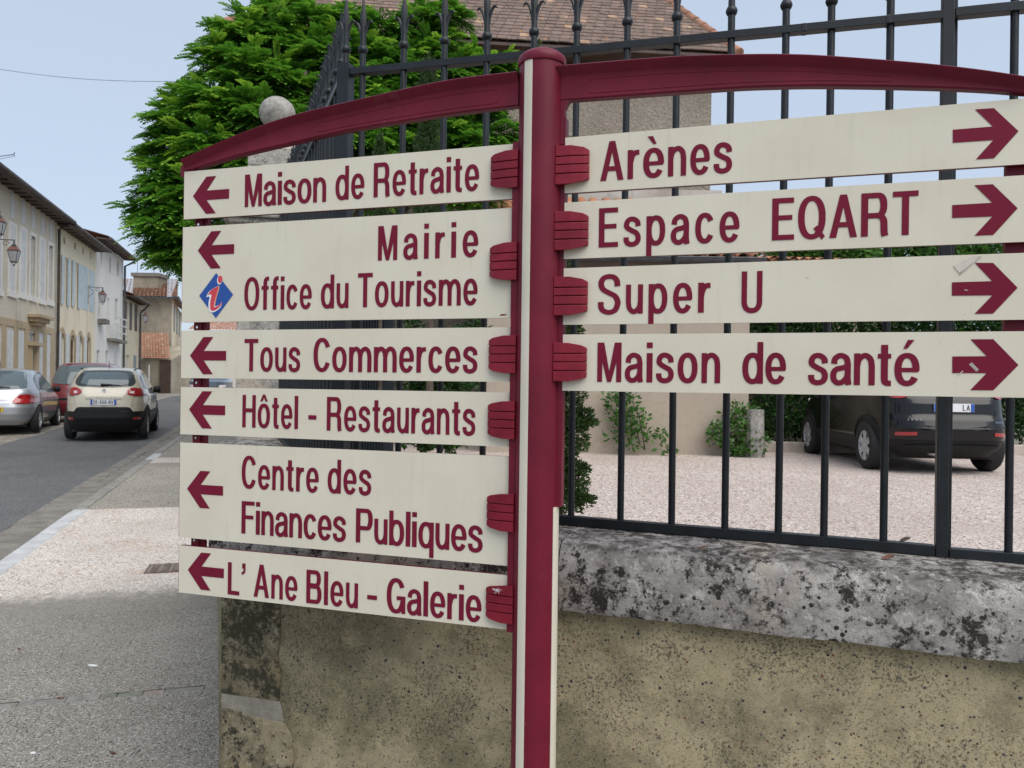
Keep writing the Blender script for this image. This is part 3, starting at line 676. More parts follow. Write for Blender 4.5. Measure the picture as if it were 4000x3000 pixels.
inner = cor+nR*th; tt = (tc-(inner-FO).dot(FN))/RD.dot(FN); Pi = inner+RD*tt
gr = -.15
NS = 70
rowz = [gr, .2, .5, .75, .95]
def wallgrid(a, b, n, ta, tb):
    P = []
    for i in range(n+1):
        k = i/n; p = a.lerp(b, k); t = ta+(tb-ta)*k; P.append([(p.x, p.y, z) for z in (gr, .25, .55, .8)]+[(p.x, p.y, zc_at(t)+.01)])
    return P
m = MB(); m.grid(wallgrid(P0, P1, 30, tL, tR)); m.grid(wallgrid(Pe, P0, 10, tL-1, tL)); m.grid(wallgrid(P2, P1, 4, tR, tR)); m.grid(wallgrid(Pe2, Pi, 10, tL-1, tL)); m.grid(wallgrid(Pi, P2, 20, tL, tR)); m.grid(wallgrid(Pe, Pe2, 2, tL-1, tL-1))
for v in range(0): pass
m.build('rendered_face', M['render'], wall, world=True)
# corner stones, a few millimetres proud, with a lime bed between them
def quoin(pts_uv, mat, lab, proud=.006):
    q = [ft(u, v, DW) for u, v in pts_uv]; n = len(q); mm = MB()
    core = [FP(t, DW+proud, z) for t, z in q]; back = [FP(t, DW-.02, z) for t, z in q]
    # carry the stone round the corner
    mm.prism([tuple(p) for p in core], tuple(FN*(proud+.02)))
    return mm.build('corner_stone', M[mat], wall, world=True, bevel=.004)
quoin([(867,2240),(1096,2270),(1097,2480),(1088,2560),(1100,2640),(1092,2738),(1000,2724),(905,2712),(867,2706)], 'quoin', '')
quoin([(867,2762),(930,2774),(985,2792),(1045,2810),(1110,2822),(1140,2870),(1148,2990),(1130,3080),(867,3080)], 'quoin2', '')
quoin([(867,3090),(1100,3095),(1100,3400),(867,3400)], 'quoin', '')
mm = MB(); q = [ft(u, v, DW) for u, v in ((867,2706),(905,2712),(1000,2724),(1092,2738),(1100,2760),(1110,2822),(1045,2810),(985,2792),(930,2774),(867,2762))]
mm.prism([tuple(FP(t, DW+.002, z)) for t, z in q], tuple(FN*.02)); mm.build('mortar_bed', M['mortar'], wall, world=True)
# side faces of the corner stones along the return
for z0, z1, L, mat in ((.0, .30, .30, 'quoin2'), (.33, .66, .24, 'quoin2'), (.69, .93, .34, 'quoin2')):
    mm = MB(); a = cor - nR*.004; mm.prism([tuple(a+Vector((0,0,z0))), tuple(a+RD*L+Vector((0,0,z0))), tuple(a+RD*L+Vector((0,0,z1))), tuple(a+Vector((0,0,z1)))], tuple(nR*.02)); mm.build('corner_stone', M[mat], wall, world=True, bevel=.003)
# pebbles standing proud in the render
mm = MB()
for k in range(420):
    t = random.uniform(tL+.25, 1.9); z = random.uniform(.45, .92)
    if z > zc_at(t)-.03: continue
    r = random.uniform(.0022, .0055); p = FP(t, DW+.0005, z); b = len(mm.v); a0 = random.uniform(0, 2)
    for i in range(6):
        a = a0+i*PI/3; rr = r*random.uniform(.7, 1.2); mm.v.append(tuple(p+FD*(rr*math.cos(a))+Vector((0, 0, rr*.8*math.sin(a)))))
    mm.v.append(tuple(p-FN*r*.5))
    mm.f += [(b+i, b+(i+1) % 6, b+6) for i in range(6)]
M['pebble'] = plain('wall_pebbles', (.075, .072, .075), .8, var=.6, vs=60)
tag(mm.build('pebbles', M['pebble'], wall, world=True, smooth=2), kind='stuff')

# coping: one long weathered stone course with a wavy chipped lower edge
def vn(x, y, z=0, s=1.0):
    from mathutils import noise
    return noise.noise(Vector((x*s, y*s, z*s)))
cop = empty('wall_coping', FP(.3, 0, Z_TOP), 0, 'grey coping stone with black and white lichen under the iron fence', 'coping')
def coping(a_t, b_t, n, name='coping_stone'):
    prof = [(DC-.05, -.215), (DC-.004, -.212), (DC+.002, -.19), (DC+.004, -.12), (DC, -.06), (DC-.012, -.028), (DC-.035, -.008), (DC-.08, 0), (.10, .004), (-.05, .004), (-.16, 0), (-.21, -.02), (-.235, -.06), (-.235, -.205), (-.2, -.215)]
    rows = []
    for i in range(n+1):
        t = a_t+(b_t-a_t)*i/n; r = []
        for j, (d, z) in enumerate(prof):
            dd = d+.006*vn(t*5, j*.7, 1)+.003*vn(t*22, j*1.3, 5); zz = z+.004*vn(t*4, j*.9, 9)
            if j in (1, 2): ch = max(0, vn(t*3.1, 3.3)-.25)*.035+.0035*vn(t*30, 2); zz += ch; dd -= ch*.4
            r.append(tuple(FP(t, dd, Z_TOP+TILT*t+zz)))
        rows.append(r)
    m = MB(); m.grid([r+[r[0]] for r in rows]); m.poly(rows[0]); m.poly(rows[-1]); m.build(name, M['coping'], cop, world=True, smooth=.9)
tCL = ft(860, 2160, DC)[0]
coping(.005, 3.2, 150); coping(tCL, -.0, 90)
# return course of coping along the drive side
m = MB(); rows = []
a = cor - nR*.03
for i in range(31):
    k = i/30; p = a+RD*(.02+k*(L_RET+.0)); z = Z_TOP+TILT*tL; z += .0169*.9*k*L_RET; hump = -.0 if k < .93 else -(k-.93)*1.2
    r = []
    for d, h in ((0, -.215), (-.02, -.19), (-.02, -.07), (0, -.03), (.04, 0), (.2, .012), (.42, .0), (.46, -.03), (.47, -.2), (.45, -.215)):
        q = p+nR*(d+.006*vn(k*14, d*9, 3)); r.append((q.x, q.y, z+h+(hump if h > -.1 else 0)+.004*vn(k*9, d*8)))
    rows.append(r)
m.grid([r+[r[0]] for r in rows]); m.poly(rows[0]); m.poly(rows[-1]); m.build('coping_stone', M['coping'], cop, world=True, smooth=.9)

# iron fence
SP = .172
fence = empty('iron_fence', FP(.6, 0, Z_TOP), 0, 'dark iron railing with fleur-de-lis spear tops on the low wall', 'fence')
ZR = ft(2262, 196)[1]                      # top rail centre at t=0
ZB = ft(2190, 2022)[1]-.012; ZB = ft(2262, 2035)[1]
def finial_mesh(r):
    m = MB()
    m.lathe([(r, -.005), (r, .052), (r*1.35, .056), (r*1.62, .064), (r*1.62, .070), (r*1.35, .078), (r*.98, .082), (r*.86, .12), (r*.92, .15)], 12)
    # leaf-blade spear: four-sided
    b = len(m.v)
    for z, wx, wy in ((.135, r*.8, r*.5), (.165, r*1.05, r*.55), (.19, r*1.18, r*.6), (.235, r*.62, r*.4), (.285, .0008, .0008)):
        m.v += [(wx, 0, z), (0, wy, z), (-wx, 0, z), (0, -wy, z)]
    for i in range(4):
        for k in range(4): m.f.append((b+i*4+k, b+i*4+(k+1) % 4, b+i*4+4+(k+1) % 4, b+i*4+4+k))
    for s in (-1, 1):
        path = [(s*r*.45, 0, .100), (s*r*.75, 0, .130), (s*r*1.35, 0, .157), (s*r*2.1, 0, .172), (s*r*2.85, 0, .174), (s*r*3.35, 0, .166)]
        m.tube(path, [r*.42, r*.48, r*.5, r*.46, r*.38, r*.2], 6)
    return m
fin_me = finial_mesh(.0118).mesh('finial', smooth=.7); fin_me.materials.append(M['iron'])
def bar_at(p, z0, z1, r, fin=True, parent=fence, sq=False, zf=None):
    m = MB()
    if sq: m.box((-r, -r, 0), (r, r, z1-z0))
    else: m.lathe([(r, 0), (r, z1-z0)], 12)
    o = m.build('bar', M['iron'], parent, smooth=.6, bevel=.001 if sq else 0); o.location = Vector((p.x, p.y, z0))-parent.location; o.rotation_euler.z = -AF
    o.rotation_euler.x = random.uniform(-.002, .002); o.rotation_euler.y = random.uniform(-.0025, .0025)
    if fin:
        f = bpy.data.objects.new('finial', fin_me); COL.objects.link(f); f.parent = o; f.location = (0, 0, z1-z0); f.rotation_euler.z = random.uniform(-.05, .05)
    return o
ts = [-3*SP*.985-.0, ]
ts = [ft(u, 900)[0] for u in (1405, 1566, 1729, 1897, 2078, 2245, 2438, 2638, 2846, 3055, 3233, 3466, 3955)]
for t in ts: bar_at(FP(t, 0, 0), fz(t, ZB)+.004, fz(t, ZR)+.012, .0118)
for t in [ts[-1]+SP*k for k in range(1, 7)]: bar_at(FP(t, 0, 0), fz(t, ZB)+.004, fz(t, ZR)+.012, .0118)
def rail(t0, t1, zc_, hw, hh, n=16):
    rows = []
    for i in range(n+1):
        t = t0+(t1-t0)*i/n; z = fz(t, zc_)+.0018*vn(t*3, zc_*7); d = .002*vn(t*2.3, 5)
        rows.append([tuple(FP(t, d-hw, z-hh)), tuple(FP(t, d+hw, z-hh)), tuple(FP(t, d+hw, z+hh)), tuple(FP(t, d-hw, z+hh)), tuple(FP(t, d-hw, z-hh))])
    m = MB(); m.grid(rows); m.poly(rows[0][:4]); m.poly(rows[-1][:4]); return m.build('rail', M['iron'], fence, world=True, bevel=.0012)
tP2 = ft(3683, 1500)[0]
rail(T_POST, tP2, ZR-.003, .017, .0125); rail(tP2+.02, 3.0, ZR-.0, .018, .0135)
rail(T_POST+.02, tP2-.02, ZB+.0, .018, .016); rail(tP2+.022, 3.0, ZB-.004, .018, .016)
rail(T_POST-.0, 3.1, ZR-.085+.0, .001, .001, 2).hide_render = False
bpy.data.objects.remove(bpy.data.objects[[o.name for o in COL.objects if o.name.startswith('rail')][-1]])
def post_at(p, z0, z1, r, name='post', fin=True):
    m = MB(); m.box((-r, -r, 0), (r, r, z1-z0)); o = m.build(name, M['iron'], fence, bevel=.002); o.location = Vector((p.x, p.y, z0))-fence.location; o.rotation_euler.z = -AF
    if fin:
        f = bpy.data.objects.new('finial', fin_me); COL.objects.link(f); f.parent = o; f.location = (0, 0, z1-z0-.01)
    return o
post_at(CP, fz(T_POST, Z_TOP)-.02, fz(T_POST, ZR)+.03, .0245)
pp = FP(tP2, 0, 0); post_at(pp, fz(tP2, Z_TOP)-.03, fz(tP2, ZR)+.45, .0165, fin=False)
m = MB(); m.box((.0, 0, 0), (.014, .08, 2.05)); o = m.build('stay', M['iron'], fence, bevel=.001); o.location = FP(tP2+.0185, -.02, fz(tP2, Z_TOP)-.01)-fence.location; o.rotation_euler.z = -AF
# welded joints on the rail
for u in (2650, 3140, 3467): 
    t = ft(u, 130)[0]; m = MB(); m.box((-.008, -.0185, -.014), (.008, .0185, .014)); o = m.build('weld', M['iron'], fence, bevel=.003); o.location = FP(t, 0, fz(t, ZR-.003))-fence.location; o.rotation_euler.z = -AF
# return run of the fence along the drive, a dense row seen end-on
for k in range(1, 27):
    p = CP+RD*(.118*k); zb = fz(T_POST, Z_TOP)+.02+.0155*.118*k; b = bar_at(p, zb, fz(T_POST, ZR)+.012+.0155*.118*k, .0105); b.rotation_euler.z = TR
for zc_, hh in ((ZR-.003, .0125), (ZB, .016)):
    m = MB(); a = CP; b = CP+RD*3.15; side = nR*.016; z0 = fz(T_POST, zc_); z1 = z0+.0155*3.15
    m.hexa([a-side+Vector((0,0,z0-hh)), a+side+Vector((0,0,z0-hh)), b+side+Vector((0,0,z1-hh)), b-side+Vector((0,0,z1-hh)), a-side+Vector((0,0,z0+hh)), a+side+Vector((0,0,z0+hh)), b+side+Vector((0,0,z1+hh)), b-side+Vector((0,0,z1+hh))])
    m.build('rail', M['iron'], fence, world=True, bevel=.001)
# small dry leaves and twigs lying on the coping and rail
def dryleaf(t, d, z, L, lab, mat='bark'):
    m = MB(); pts = [(-L/2, 0, 0), (-L*.2, -L*.18, .002), (L*.25, -L*.16, .004), (L/2, 0, .001), (L*.2, L*.17, .003), (-L*.25, L*.15, .001)]
    m.prism(pts, (0, 0, .0015)); o = m.build('dead_leaf', M['dryleaf'], None, label=lab, cat='leaf'); o.location = FP(t, d, z); o.rotation_euler = (.3, -.2, random.uniform(-.5, .5)); return o
M['dryleaf'] = plain('dry_leaf', (.16, .075, .045), .8, var=.3, vs=40)
M['dryleaf2'] = plain('withered_brown_leaf', (.06, .04, .035), .8, var=.3, vs=40)
t, z = ft(3535, 2105); o = dryleaf(t, .0, fz(t, ZB)+.024, .045, 'withered dark leaf lying on the bottom rail of the iron fence'); o.data.materials[0] = M['dryleaf2']
t, z = ft(3465, 2155, .1); dryleaf(t, .12, fz(t, Z_TOP)+.010, .05, 'orange brown dry leaf on the coping below the black car')
t, z = ft(2745, 2122, .2); dryleaf(t, .2, fz(t, Z_TOP)+.006, .035, 'thin reddish dry leaf on the coping between two fence bars')
# ================================================================ GROUND, ROAD, PAVEMENTS
def sheet(name, pts, mat, kind='structure', parent=None, nseg=None):
    m = MB(); m.poly([tuple(p) for p in pts]); o = m.build(name, M[mat], parent); 
    if kind: o['kind'] = kind
    return o
def sgrid(name, slist, l0, l1, h, mat, kind='structure'):
    f0 = l0 if callable(l0) else (lambda s: l0); f1 = l1 if callable(l1) else (lambda s: l1)
    m = MB(); m.grid([[tuple(W(s, f0(s), h)), tuple(W(s, f1(s), h))] for s in slist]); o = m.build(name, M[mat]); o['kind'] = kind; return o
SL = [-20, -5, 0, 2, 3, 4, 5, 6, 7, 8, 9, 10, 20, 30, 40, 45, 50, 55, 60, 70, 80, 100, 130]
bend = lambda s: -.012*max(0, s-44)**2
M['earth'] = gravel('far_ground', (.17, .155, .12), (.2, .18, .14), (.1, .09, .07), (.3, .28, .25), 8)
m = MB(); m.grid([[tuple(W(s, l, -.10)) for l in (-900, -60, 0, 60, 900)] for s in (-300, 0, 45, 300, 1500)]); o = m.build('ground', M['earth']); o['kind'] = 'structure'
KL = 2.20
sgrid('road', SL, lambda s: 2.60+.02*math.sin(s*3)+bend(s), lambda s: 5.4+bend(s), -.036, 'asphalt')
SW = 2.06
def pave(name, s0, s1, mat, h=0):
    ss = [s0]+[s for s in SL if s0 < s < s1]+[s1]; return sgrid(name, ss, lambda s: -1.2 if s < 44 else -1.2+bend(s), lambda s: SW+bend(s), h, mat)
pave('pavement', -18, 4.317, 'pave'); pave('pavement', 4.371, 5.8, 'pave', .001)
pave('sun_patch_pavement', 5.8, 9.92, 'pave_sunlit'); pave('pavement', 9.92, 14.4, 'pave_far', .001); pave('sun_patch_pavement', 14.4, 15.2, 'pave_sunlit'); pave('pavement', 15.2, 120, 'pave_far', .001)  # the two bright strips are sun patches painted as a paler surface
sgrid('left_verge', SL, lambda s: 5.3+bend(s), lambda s: 8.4+bend(s), -.045, 'cobble')
# kerb stones
kerb = empty('kerb', W(8, 2.13)); kerb['kind'] = 'structure'
s = 1.0; k = 0
while s < 46:
    L = .98 if s > 9.9 or s < 5.0 else 1.2
    if s < 6.2 and s+L > 6.2: L = 6.2-s
    if s < 9.95 and s+L > 9.95: L = 9.95-s
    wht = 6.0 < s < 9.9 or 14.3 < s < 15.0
    m = MB(); wd = .14 if not wht else .17
    P = [W(s+.006, KL-wd, -.12), W(s+L-.006, KL-wd, -.12), W(s+L-.006, KL, -.12), W(s+.006, KL, -.12)]
    dz = random.uniform(-.003, .004)+(.012 if not wht else .006)
    m.hexa(P+[p+Vector((0, 0, .12+dz)) for p in P]); m.build('kerb_stone', M['kerb_sunlit' if wht else 'kerb'], kerb, world=True, bevel=.012 if not wht else .02)
    s += L
gut = empty('gutter', W(8, 2.4)); gut['kind'] = 'structure'
s = 2.0; nst = 0
while s < 34:
    L = random.uniform(.24, .36)
    for l0, l1 in (((KL+.005, KL+.42),) if s < 12 else ((KL+.005, KL+.22), (KL+.225, KL+.42))):
        P = [W(s+.008, l0, -.12), W(s+L-.008, l0, -.12), W(s+L-.008, l1+random.uniform(-.015, .015), -.12), W(s+.008, l1+random.uniform(-.015, .015), -.12)]; dz = [random.uniform(.082, .094) for _ in range(4)]
        m = MB(); m.hexa(P+[p+Vector((0, 0, d)) for p, d in zip(P, dz)]); m.build('gutter_stone', M['gutter'], gut, world=True, bevel=.008); nst += 1
    s += L
M['jst1'] = plain('grey_joint_stone', (.27, .26, .24), .9, var=.25, vs=14, rel=.3); M['jst2'] = plain('green_grey_joint_stone', (.24, .24, .20), .9, var=.25, vs=14, rel=.3); M['jst3'] = plain('rose_joint_stone', (.33, .28, .24), .9, var=.25, vs=14, rel=.3)
jt = empty('joint_row', W(4.35, 2)); jt['kind'] = 'structure'
l = .25
while l < 2.03:
    L = random.uniform(.07, .19); P = [W(4.32+random.uniform(-.006, .006), l+.001, -.04), W(4.372+random.uniform(-.012, .006), l+.001, -.04), W(4.372+random.uniform(-.012, .006), l+L-.001, -.04), W(4.315+random.uniform(-.006, .006), l+L-.001, -.04)]
    m = MB(); m.hexa(P+[p+Vector((0, 0, .04+random.uniform(.001, .005))) for p in P]); m.build('joint_stone', M[random.choice(('jst1', 'jst2', 'jst3'))], jt, world=True, bevel=.004); l += L
lp = empty('parking_paving', W(18, 6)); lp['kind'] = 'structure'
s = 13.0
while s < 26:
    L = random.uniform(.38, .6); l = 5.32+random.uniform(-.05, .05)
    while l < 7.6:
        wd = random.uniform(.28, .5); P = [W(s+.012, l+.012, -.08), W(s+L-.012, l+.012, -.08), W(s+L-.012, l+wd-.012, -.08), W(s+.012, l+wd-.012, -.08)]
        m = MB(); m.hexa(P+[p+Vector((0, 0, random.uniform(.042, .054))) for p in P]); m.build('paving_stone', M['cobble'], lp, world=True, bevel=.012); l += wd
    s += L
# court behind the wall, raised, of pale gravel
ZC = EYE-1.14
m = MB(); P = [FP(tL+.9, -.25, 0), FP(5, -.25, 0), Vector((30, 1, 0)), Vector((30, 15.5, 0)), Vector((-3.6, 15.5, 0)), W(9.9, -.9), W(4.2, -.85)]
m.prism([(p.x, p.y, ZC-.5) for p in P], (0, 0, .5)); o = m.build('gravel_court', M['court']); o['kind'] = 'structure'
def debris(u, v, mat, L, wd, name, lab, cat, z=.0):
    r = ray(u, v); y = 6
    for _ in range(30):
        p = EYEP+r*y; s_ = p.x*-ST+p.y*CT; y *= (EYE-gz(s_)-.004)/max(.01, EYE-p.z)
    p = EYEP+r*y; mm = MB(); n = 6; mm.prism([(L*.5*math.cos(a)*random.uniform(.75, 1.2), wd*.5*math.sin(a)*random.uniform(.75, 1.2), 0) for a in np.linspace(0, 2*PI, n+1)[:-1]], (0, 0, .006))
    o = mm.build(name, M[mat], None, label=lab, cat=cat); o.location = (p.x, p.y, p.z-.002); o.rotation_euler = (.1, .12, random.uniform(-.4, .4)); return o
debris(363, 2600, 'white_print', .05, .018, 'paper_scrap', 'white scrap of paper lying on the grey pavement', 'litter')
debris(440, 2941, 'dryleaf', .035, .010, 'twig', 'small reddish twig near the bottom of the pavement', 'twig')
debris(75, 2535, 'dryleaf', .022, .012, 'dead_leaf', 'red brown leaf on the grey pavement at its far left', 'leaf')
debris(130, 2942, 'white_print', .02, .012, 'pebble', 'tiny white pebble on the pavement at bottom left', 'pebble')
debris(238, 2728, 'dryleaf', .035, .014, 'dead_leaf', 'yellow brown leaf caught in the joint row of the pavement', 'leaf')
p0 = at(652, 2220, 1); r_ = ray(652, 2220)
y = 7.0
for _ in range(30):
    p = EYEP+r_*y; y *= (EYE-gz(-p.x*ST+p.y*CT))/(EYE-p.z)
p = EYEP+r_*y; m = MB(); dc = empty('drain_cover', p, 0, 'rusty square drain cover set in the pavement strip coloured as a sun patch', 'drain cover'); dc.rotation_euler.z = TH
m.box((-.15, -.15, -.01), (.40, .15, .008)); m.build('cover_plate', M['cover'] if 'cover' in M else plain('rusty_iron', (.16, .12, .10), .8, var=.3, vs=20), dc)
m = MB()
for i in range(7):
    x = -.13+i*.08; m.box((x, -.13, .008), (x+.02, .13, .011))
m.build('rib', plain('worn_rib', (.24, .19, .16), .7), dc)
cobj = dc

# ================================================================ HOUSES OF THE LEFT SIDE OF THE STREET
SD = Vector((-ST, CT, 0)); LD = Vector((-CT, -ST, 0))
def fpx(u, v, L):
    p = hit(u, v, W(0, L), LD); return p.x*-ST+p.y*CT, p.z
def SP3(s, lat, z): v = W(s, lat); return Vector((v.x, v.y, z))
def wall_mesh(mb, s0, s1, z0, z1, L, holes, depth=.2):
    xs = sorted({s0, s1, *[h[0] for h in holes], *[h[1] for h in holes]}); zs = sorted({z0, z1, *[h[2] for h in holes], *[h[3] for h in holes]})
    for a, b in zip(xs, xs[1:]):
        for c, d in zip(zs, zs[1:]):
            mx, mz = (a+b)/2, (c+d)/2
            if any(h[0] < mx < h[1] and h[2] < mz < h[3] for h in holes): continue
            mb.poly([SP3(a, L, c), SP3(b, L, c), SP3(b, L, d), SP3(a, L, d)])
    for a, b, c, d in holes:
        D = L+depth
        mb.poly([SP3(a, L, c), SP3(a, D, c), SP3(a, D, d), SP3(a, L, d)]); mb.poly([SP3(b, L, c), SP3(b, D, c), SP3(b, D, d), SP3(b, L, d)])
        mb.poly([SP3(a, L, d), SP3(b, L, d), SP3(b, D, d), SP3(a, D, d)]); mb.poly([SP3(a, L, c), SP3(b, L, c), SP3(b, D, c), SP3(a, D, c)])
def sbox(mb, s0, s1, l0, l1, z0, z1):
    mb.hexa([SP3(s0, l0, z0), SP3(s1, l0, z0), SP3(s1, l1, z0), SP3(s0, l1, z0), SP3(s0, l0, z1), SP3(s1, l0, z1), SP3(s1, l1, z1), SP3(s0, l1, z1)])
def house(name, label, mat, s0, s1, z1, L, openings, back=9, group='houses on the left side of the street', z0=None):
    h = empty(name, SP3(s0, L, gz(s0)), 0, label, 'house', group)
    z0 = gz(s0)-.3 if z0 is None else z0
    holes = []; info = []
    for o in openings:
        a, zt = fpx(o['u'][0], o['v'][0], L); b, _ = fpx(o['u'][1], o['v'][0], L); mid = (o['u'][0]+o['u'][1])/2
        zt = fpx(mid, (o['v'][0]), L)[1]; zb = fpx(mid, o['v'][1], L)[1] if o['v'][1] else gz(a)-.02
        a = max(a, s0+.05); b = min(b, s1-.05)
        holes.append((a, b, zb, zt)); info.append((o, a, b, zb, zt))
    m = MB(); wall_mesh(m, s0, s1, z0, z1, L, holes); 
    m.poly([SP3(s0, L, z0), SP3(s0, L+back, z0), SP3(s0, L+back, z1), SP3(s0, L, z1)]); m.poly([SP3(s1, L, z0), SP3(s1, L+back, z0), SP3(s1, L+back, z1), SP3(s1, L, z1)])
    m.build('wall', M[mat], h, world=True)
    for o, a, b, zb, zt in info:
        k = o.get('k', 'window'); wd = b-a
        if k == 'slit':
            m = MB(); sbox(m, a, b, L+.12, L+.14, zb, zt); m.build('vent', M['dark_room'], h, world=True); continue
        fr = MB(); t = .06; D0, D1 = L+.06, L+.11
        if k == 'arch':        # solid spandrels give the round head
            sp = MB(); n = 10; r = wd/2; zc = zt-r*1.15
            for sgn, e in ((1, a), (-1, b)):
                pts = [SP3(e, L-.004, zt+.002)]+[SP3((a+b)/2-sgn*r*math.cos(x), L-.004, zc+r*1.15*math.sin(x)) for x in np.linspace(PI/2, 0, n)]
                sp.prism(pts, LD*.16)
            sp.build('arch_stone', M[mat], h, world=True)
            vs = MB()
            for i in range(11):        # sandstone surround
                x0, x1 = PI*i/11, PI*(i+1)/11
                q = [SP3((a+b)/2-rr*math.cos(x), L-.012, zc+rr*1.15*math.sin(x)) for rr, x in ((r, x0), (r+.2, x0), (r+.2, x1), (r, x1))]
                vs.prism(q, LD*.03)
            sbox(vs, a-.2, a, L-.012, L+.02, zb, zc); sbox(vs, b, b+.2, L-.012, L+.02, zb, zc); vs.build('stone_surround', M['stone_trim'], h, world=True)
        if k in ('blind',):
            m = MB(); n = 2
            for i in range(n): sbox(m, a+wd*i/n+.01, a+wd*(i+1)/n-.01, L-.01, L+.04, zb, zt)
            w_ = m.build('shutter', M[o.get('m', 'white_wood')], h, world=True)
            sl = MB(); nz = max(3, int((zt-zb)/.35))
            for i in range(nz): z = zb+(zt-zb)*(i+.5)/nz; sbox(sl, a+.03, b-.03, L-.03, L-.012, z-.03, z+.03)
            sl.build('shutter_bar', M[o.get('m', 'white_wood')], w_, world=True)
        else:
            sbox(fr, a, b, D0, D1, zt-t, zt); sbox(fr, a, b, D0, D1, zb, zb+t); sbox(fr, a, a+t, D0, D1, zb+t, zt-t); sbox(fr, b-t, b, D0, D1, zb+t, zt-t); sbox(fr, (a+b)/2-.03, (a+b)/2+.03, D0, D1, zb+t, zt-t)
            for q in (.33, .66): sbox(fr, a+t, b-t, D0+.01, D1-.01, zb+(zt-zb)*q-.015, zb+(zt-zb)*q+.015)
            w_ = fr.build('window' if k != 'door' else 'door', M[o.get('fm', 'white_wood')], h, world=True)
            m = MB(); sbox(m, a, b, D1+.002, D1+.012, zb, zt); m.build('pane' if k != 'door' else 'door_panel', M['win_glass' if k != 'door' else 'door_wood'], w_, world=True)
        if o.get('surround'):
            m = MB(); e = .13; sbox(m, a-e, a, L-.02, L+.02, zb-e, zt+e); sbox(m, b, b+e, L-.02, L+.02, zb-e, zt+e); sbox(m, a, b, L-.02, L+.02, zt, zt+e); sbox(m, a-e-.04, b+e+.04, L-.06, L+.02, zb-e-.06, zb-.002)
            m.build('window_surround', M[o['surround']], h, world=True)
        for side in o.get('sh', ''):
            m = MB(); sw = o.get('sw', wd*.62)
            if side == 'l': sbox(m, a-sw-.03, a-.03, L-.07, L-.03, zb, zt)
            else: sbox(m, b+.03, b+sw+.03, L-.07, L-.03, zb, zt)
            sh = m.build('shutter', M[o.get('m', 'white_wood')], h, world=True)
            q0, q1 = (a-sw-.03, a-.03) if side == 'l' else (b+.03, b+sw+.03); sl = MB()
            for z in (.12, .5, .88): sbox(sl, q0+.02, q1-.02, L-.085, L-.071, zb+(zt-zb)*z-.04, zb+(zt-zb)*z+.04)
            sl.build('shutter_bar', M[o.get('m', 'white_wood')], sh, world=True)
    return h
def eaves(h, s0, s1, z, L, mat='canal_far', over=.55, rise=2.0, depth=6, gut='rust_zinc'):
    m = MB(); rows = []; n = int((s1-s0)/.24)
    for i in range(n*2+1):      # corrugated canal tiles seen from below and at the edge
        s = s0+(s1-s0)*i/(n*2); up = .055 if i % 2 == 0 else -.02
        rows.append([SP3(s, L-over, z+.12+up), SP3(s, L+depth*.3, z+.12+rise*.3+up), SP3(s, L+depth, z+.12+rise+up)])
    m.grid(rows); m.build('roof', M[mat], h, world=True)
    m = MB(); m.hexa([SP3(s0, L-over+.03, z+.02), SP3(s1, L-over+.03, z+.02), SP3(s1, L, z+.02), SP3(s0, L, z+.02), SP3(s0, L-over+.03, z+.06), SP3(s1, L-over+.03, z+.06), SP3(s1, L, z+.12), SP3(s0, L, z+.12)]); m.build('soffit', M['brown_wood'], h, world=True)
    m = MB(); n = int((s1-s0)/.6)
    for i in range(n): s = s0+(i+.5)*(s1-s0)/n; sbox(m, s-.035, s+.035, L-over+.2, L, z-.02, z+.02)
    tag(m.build('rafter_ends', M['rust_zinc'], h, world=True), kind='stuff')
    m = MB(); m.tube([SP3(s0, L-over-.06, z+.06), SP3(s1, L-over-.06, z+.06)], .075, 8); m.build('gutter', M[gut], h, world=True, smooth=1)
LF = 8.3
sAB = fpx(222, 1000, LF)[0]; sBC = fpx(374, 1100, LF)[0]; sCD = fpx(480, 1200, LF)[0]; sDE = fpx(543, 1250, LF)[0]; s00 = 18.0
O = lambda u0, u1, v0, v1, **k: dict(u=(u0, u1), v=(v0, v1), **k)
zA = fpx(215, 866, LF)[1]
hA = house('ochre_house', 'tall ochre plastered house with white shuttered windows and a stone door hood', 'fac_a', s00, sAB, zA, LF, [
    O(43,56,750,854,k='blind'),O(86,98,773,874,k='blind'),O(125,137,798,896,k='blind'),O(162,173,820,916,k='blind'),O(195,204,844,936,k='blind'),
    O(38,60,884,1140,surround='fac_c',k='blind'),O(81,101,902,1147,surround='fac_c',k='blind'),O(120,138,923,1158,surround='fac_c'),O(157,175,942,1170,surround='fac_c',k='blind'),O(191,206,960,1176,surround='fac_c'),
    O(29,53,1290,None,k='blind'),O(70,94,1294,None,k='blind'),O(114,137,1300,None,k='door'),O(151,168,1302,None,k='blind'),O(182,197,1306,None,k='blind'),O(-20,8,1286,None,k='blind'),O(-30,5,870,1128,k='blind',surround='fac_c')])
eaves(hA, s00, sAB, zA, LF)
m = MB(); a, b = fpx(107, 1240, LF)[0], fpx(163, 1240, LF)[0]; zt = fpx(135, 1233, LF)[1]
sbox(m, a, b, LF-.42, LF, zt-.10, zt); sbox(m, a+.12, b-.12, LF-.3, LF, zt-.24, zt-.102); sbox(m, a+.25, b-.25, LF-.2, LF, zt-.36, zt-.242); m.build('door_hood', M['stone_trim'], hA, world=True)
m = MB(); a, b = fpx(106, 1340, LF)[0], fpx(146, 1340, LF)[0]; zt = fpx(126, 1338, LF)[1]; sbox(m, a, b, LF-.25, LF, zt-.12, zt); sbox(m, a+.1, a+.35, LF-.1, LF, gz(30), zt-.121); sbox(m, b-.35, b-.1, LF-.1, LF, gz(30), zt-.121); m.build('door_surround', M['stone_trim'], hA, world=True)
